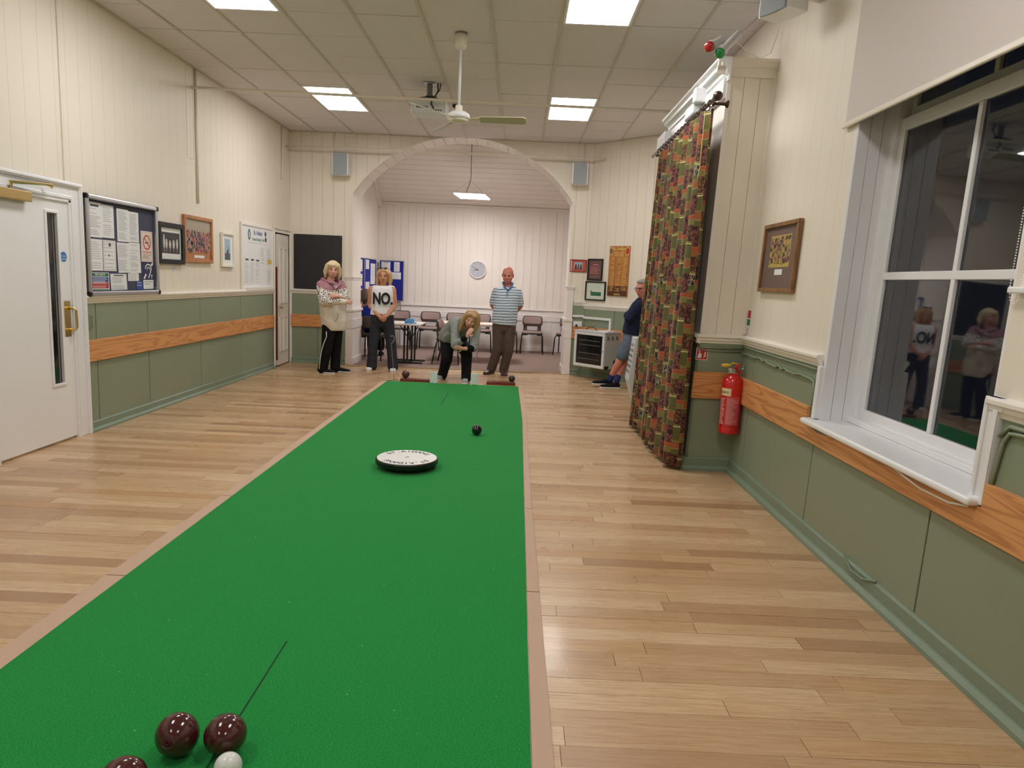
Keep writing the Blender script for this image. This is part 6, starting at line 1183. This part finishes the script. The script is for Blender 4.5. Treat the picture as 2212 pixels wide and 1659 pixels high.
# ---- grey-haired man in shorts leaning by the curtain
Y = 10.28; p = person(Vector((1.45, 10.28, 0)), 'grey haired man in navy jumper and shorts leaning back beside the curtain, legs crossed'); J = lambda u, v, dy=0: at(u, v, Y+dy)
lat = Vector((.38, .92, 0)); hc = J(1387, 623, -.02); sR = J(1376, 660, -.16); sL = J(1388, 660, .13); eR = J(1358, 688, -.22); wR = J(1371, 679, -.12); eL = J(1356, 682, .02); wL_ = J(1366, 685, -.12); hipR = J(1362, 734, -.08); hipL = J(1371, 734, .08); kR = J(1344, 770, -.10); kL = J(1355, 770, .05); aR = J(1318, 816, -.05); aL = J(1333, 818, -.10)
b = MB(); Pm, A = head(b, hc, (-.72, -.68, -.12), (.05, .02, 1), 1.0, True); limb(b, [J(1387, 638), J(1388, 652)], [.06, .066]); b.loft(torso([(J(1367, 735), .16, .12), (J(1372, 705), .165, .13), (J(1380, 675), .18, .13), (J(1385, 656), .17, .10), (J(1387, 648), .09, .07)], lat, lat))
for S, E_, W_ in ((sR, eR, wR), (sL, eL, wL_)): limb(b, [S, E_, W_], [.055, .045, .030])
for h_, k_, a_ in ((hipR, kR, aR), (hipL, kL, aL)): limb(b, [h_, lerp(h_, k_, .55), k_, lerp(k_, a_, .35), a_], [.088, .075, .056, .054, .036])
hand(b, wR, (.45, .85, 0), (.8, -.4, 0), .9, .3, 1); hand(b, wL_, (.75, .3, 0), (.3, -.8, 0), .9, .3, -1); blob('body', b, 'skin_ruddy', p, .0075); face_parts(p, Pm, A, 1.05, 'hair_grey', smile=.8)
m = HB(); m.ell(Pm(0, -.035, .045), (.086, .090, .080), A, 20, 14); m.ell(Pm(0, .045, .092), (.055, .040, .026), A)
for sx in (-1, 1): m.ell(Pm(sx*.074, -.015, .02), (.016, .04, .045), A)
m.ell(Pm(0, -.09, -.03), (.065, .03, .05), A); blob('hair', m, 'hair_grey', p, .007)
gl = build('glasses', MB().tube([Pm(-.085, -.01, .006), Pm(-.066, .085, .006), Pm(0, .108, .006), Pm(.066, .085, .006), Pm(.085, -.01, .006)], .0028, 6), 'near_black', p)
for sx in (-1, 1): build('lens_rim', MB().tube([Pm(sx*.033+.026*math.cos(t), .1-.01*abs(math.cos(t)), -.002+.016*math.sin(t)) for t in [2*math.pi*k/14 for k in range(15)]], .0024, 6), 'near_black', gl)
m = MB(); m.loft(torso([(J(1366, 722), .19, .145), (J(1369, 708), .188, .15), (J(1374, 690), .19, .15), (J(1380, 672), .20, .14), (J(1384, 659), .185, .115), (J(1387, 650), .10, .085)], lat, lat), 26); limb(m, [sR, lerp(sR, eR, .5), eR, lerp(eR, wR, .6), wR], [.07, .07, .064, .056, .046]); limb(m, [sL, lerp(sL, eL, .5), eL, lerp(eL, wL_, .6), wL_], [.07, .07, .064, .056, .046]); m.tube([J(1379, 649, -.08), J(1387, 648, .0), J(1393, 649, .08)], .040, 10, True); m.ell(J(1381, 658, -.10), (.075, .085, .07)); m.ell(J(1382, 668, -.06), (.13, .14, .12)); blob('jumper', m, 'navy_cloth', p, .009, 5)
m = MB()
for h_, k_ in ((hipR, kR), (hipL, kL)): limb(m, [h_, lerp(h_, k_, .5), lerp(h_, k_, .93)], [.115, .108, .098])
m.loft(torso([(J(1364, 742), .15, .12), (J(1366, 732), .175, .14), (J(1368, 718), .17, .135)], lat, lat)); blob('shorts', m, 'slate_shorts', p, .009, 5)
for a_, k_ in ((aR, kR), (aL, kL)): m = MB(); limb(m, [a_-Vector((0, 0, .03)), lerp(a_, k_, .10)], [.044, .044]); blob('sock', m, 'sock_blue', p, .007)
g = at(1322, 832, 10.30); g.z = 0.035; shoe(p, g, g+Vector((-1, -.12, 0)), .30, 'shoe_black', 'sole_white', .05, .082); g = at(1338, 836, 10.19); g.z = 0; shoe(p, g, g+Vector((-1, -.10, 0)), .29, 'shoe_black', 'sole_white', .05, .082)
# ---- person in blue seated behind, back to the hall
p = person(Vector((-2.62, 12.55, 0)), 'seated brown haired person in royal blue, back turned, half hidden by the left jamb'); Y = 12.62; J = lambda u, v, dy=0: at(u, v, Y+dy)
hc = J(789, 640); lat = Vector((.99, .1, 0)); fw = Vector((-.1, .99, 0)); hp = Vector((-2.57, 12.52, .56)); sh = J(788, 664)
b = MB(); Pm, A = head(b, hc, fw+Vector((0, 0, -.1)), (0, 0, 1)); limb(b, [hc-Vector((0, 0, .08)), sh], [.05, .06]); b.loft(torso([(hp, .16, .12), (lerp(hp, sh, .5), .15, .11), (lerp(hp, sh, .9), .16, .10)], lat, lat))
for s in (-1, 1):
    S = sh+lat*(.17*s)-Vector((0, 0, .04)); E_ = S+Vector((0, 0, -.25))+fw*.08; W_ = E_+fw*.22+Vector((0, 0, .02)); limb(b, [S, E_, W_], [.05, .042, .028]); hand(b, W_, fw, (0, 0, -1), .95, .4, s); K = hp+lat*(.09*s)+fw*.42+Vector((0, 0, .02)); An = K+Vector((0, 0, -.44))+fw*.05; limb(b, [hp+lat*.09*s, K, An], [.085, .06, .04])
blob('body', b, 'skin_tan', p, .009); face_parts(p, Pm, A, 1.0)
m = HB(); m.ell(Pm(0, -.025, .035), (.092, .102, .092), A, 18, 12)
for sx in (-1, 1): m.tube([Pm(sx*.07, .0, .05), Pm(sx*.09, -.02, -.03), Pm(sx*.08, -.02, -.095)], [.035, .04, .025], 10, True)
m.tube([Pm(0, -.08, .03), Pm(0, -.09, -.06), Pm(0, -.08, -.10)], [.06, .06, .04], 10, True); blob('hair', m, 'hair_brown', p, .009)
m = MB(); m.loft(torso([(hp+Vector((0, 0, -.02)), .185, .145), (lerp(hp, sh, .5), .18, .14), (lerp(hp, sh, .85), .185, .12), (sh, .11, .08)], lat, lat))
for s in (-1, 1): S = sh+lat*(.17*s)-Vector((0, 0, .04)); E_ = S+Vector((0, 0, -.25))+fw*.08; limb(m, [S, E_, E_+fw*.18], [.066, .06, .045])
blob('top', m, 'royal_blue', p, .010); m = MB(); m.ell(hp, (.17, .15, .10))
for s in (-1, 1): K = hp+lat*(.09*s)+fw*.42+Vector((0, 0, .02)); limb(m, [hp+lat*.09*s, K, K+Vector((0, 0, -.42))+fw*.05], [.10, .08, .07]); shoe(p, Vector((K.x, K.y, .006)), K+fw, .25, 'shoe_black', 'shoe_black')
blob('trousers', m, 'black_cloth', p, .010)
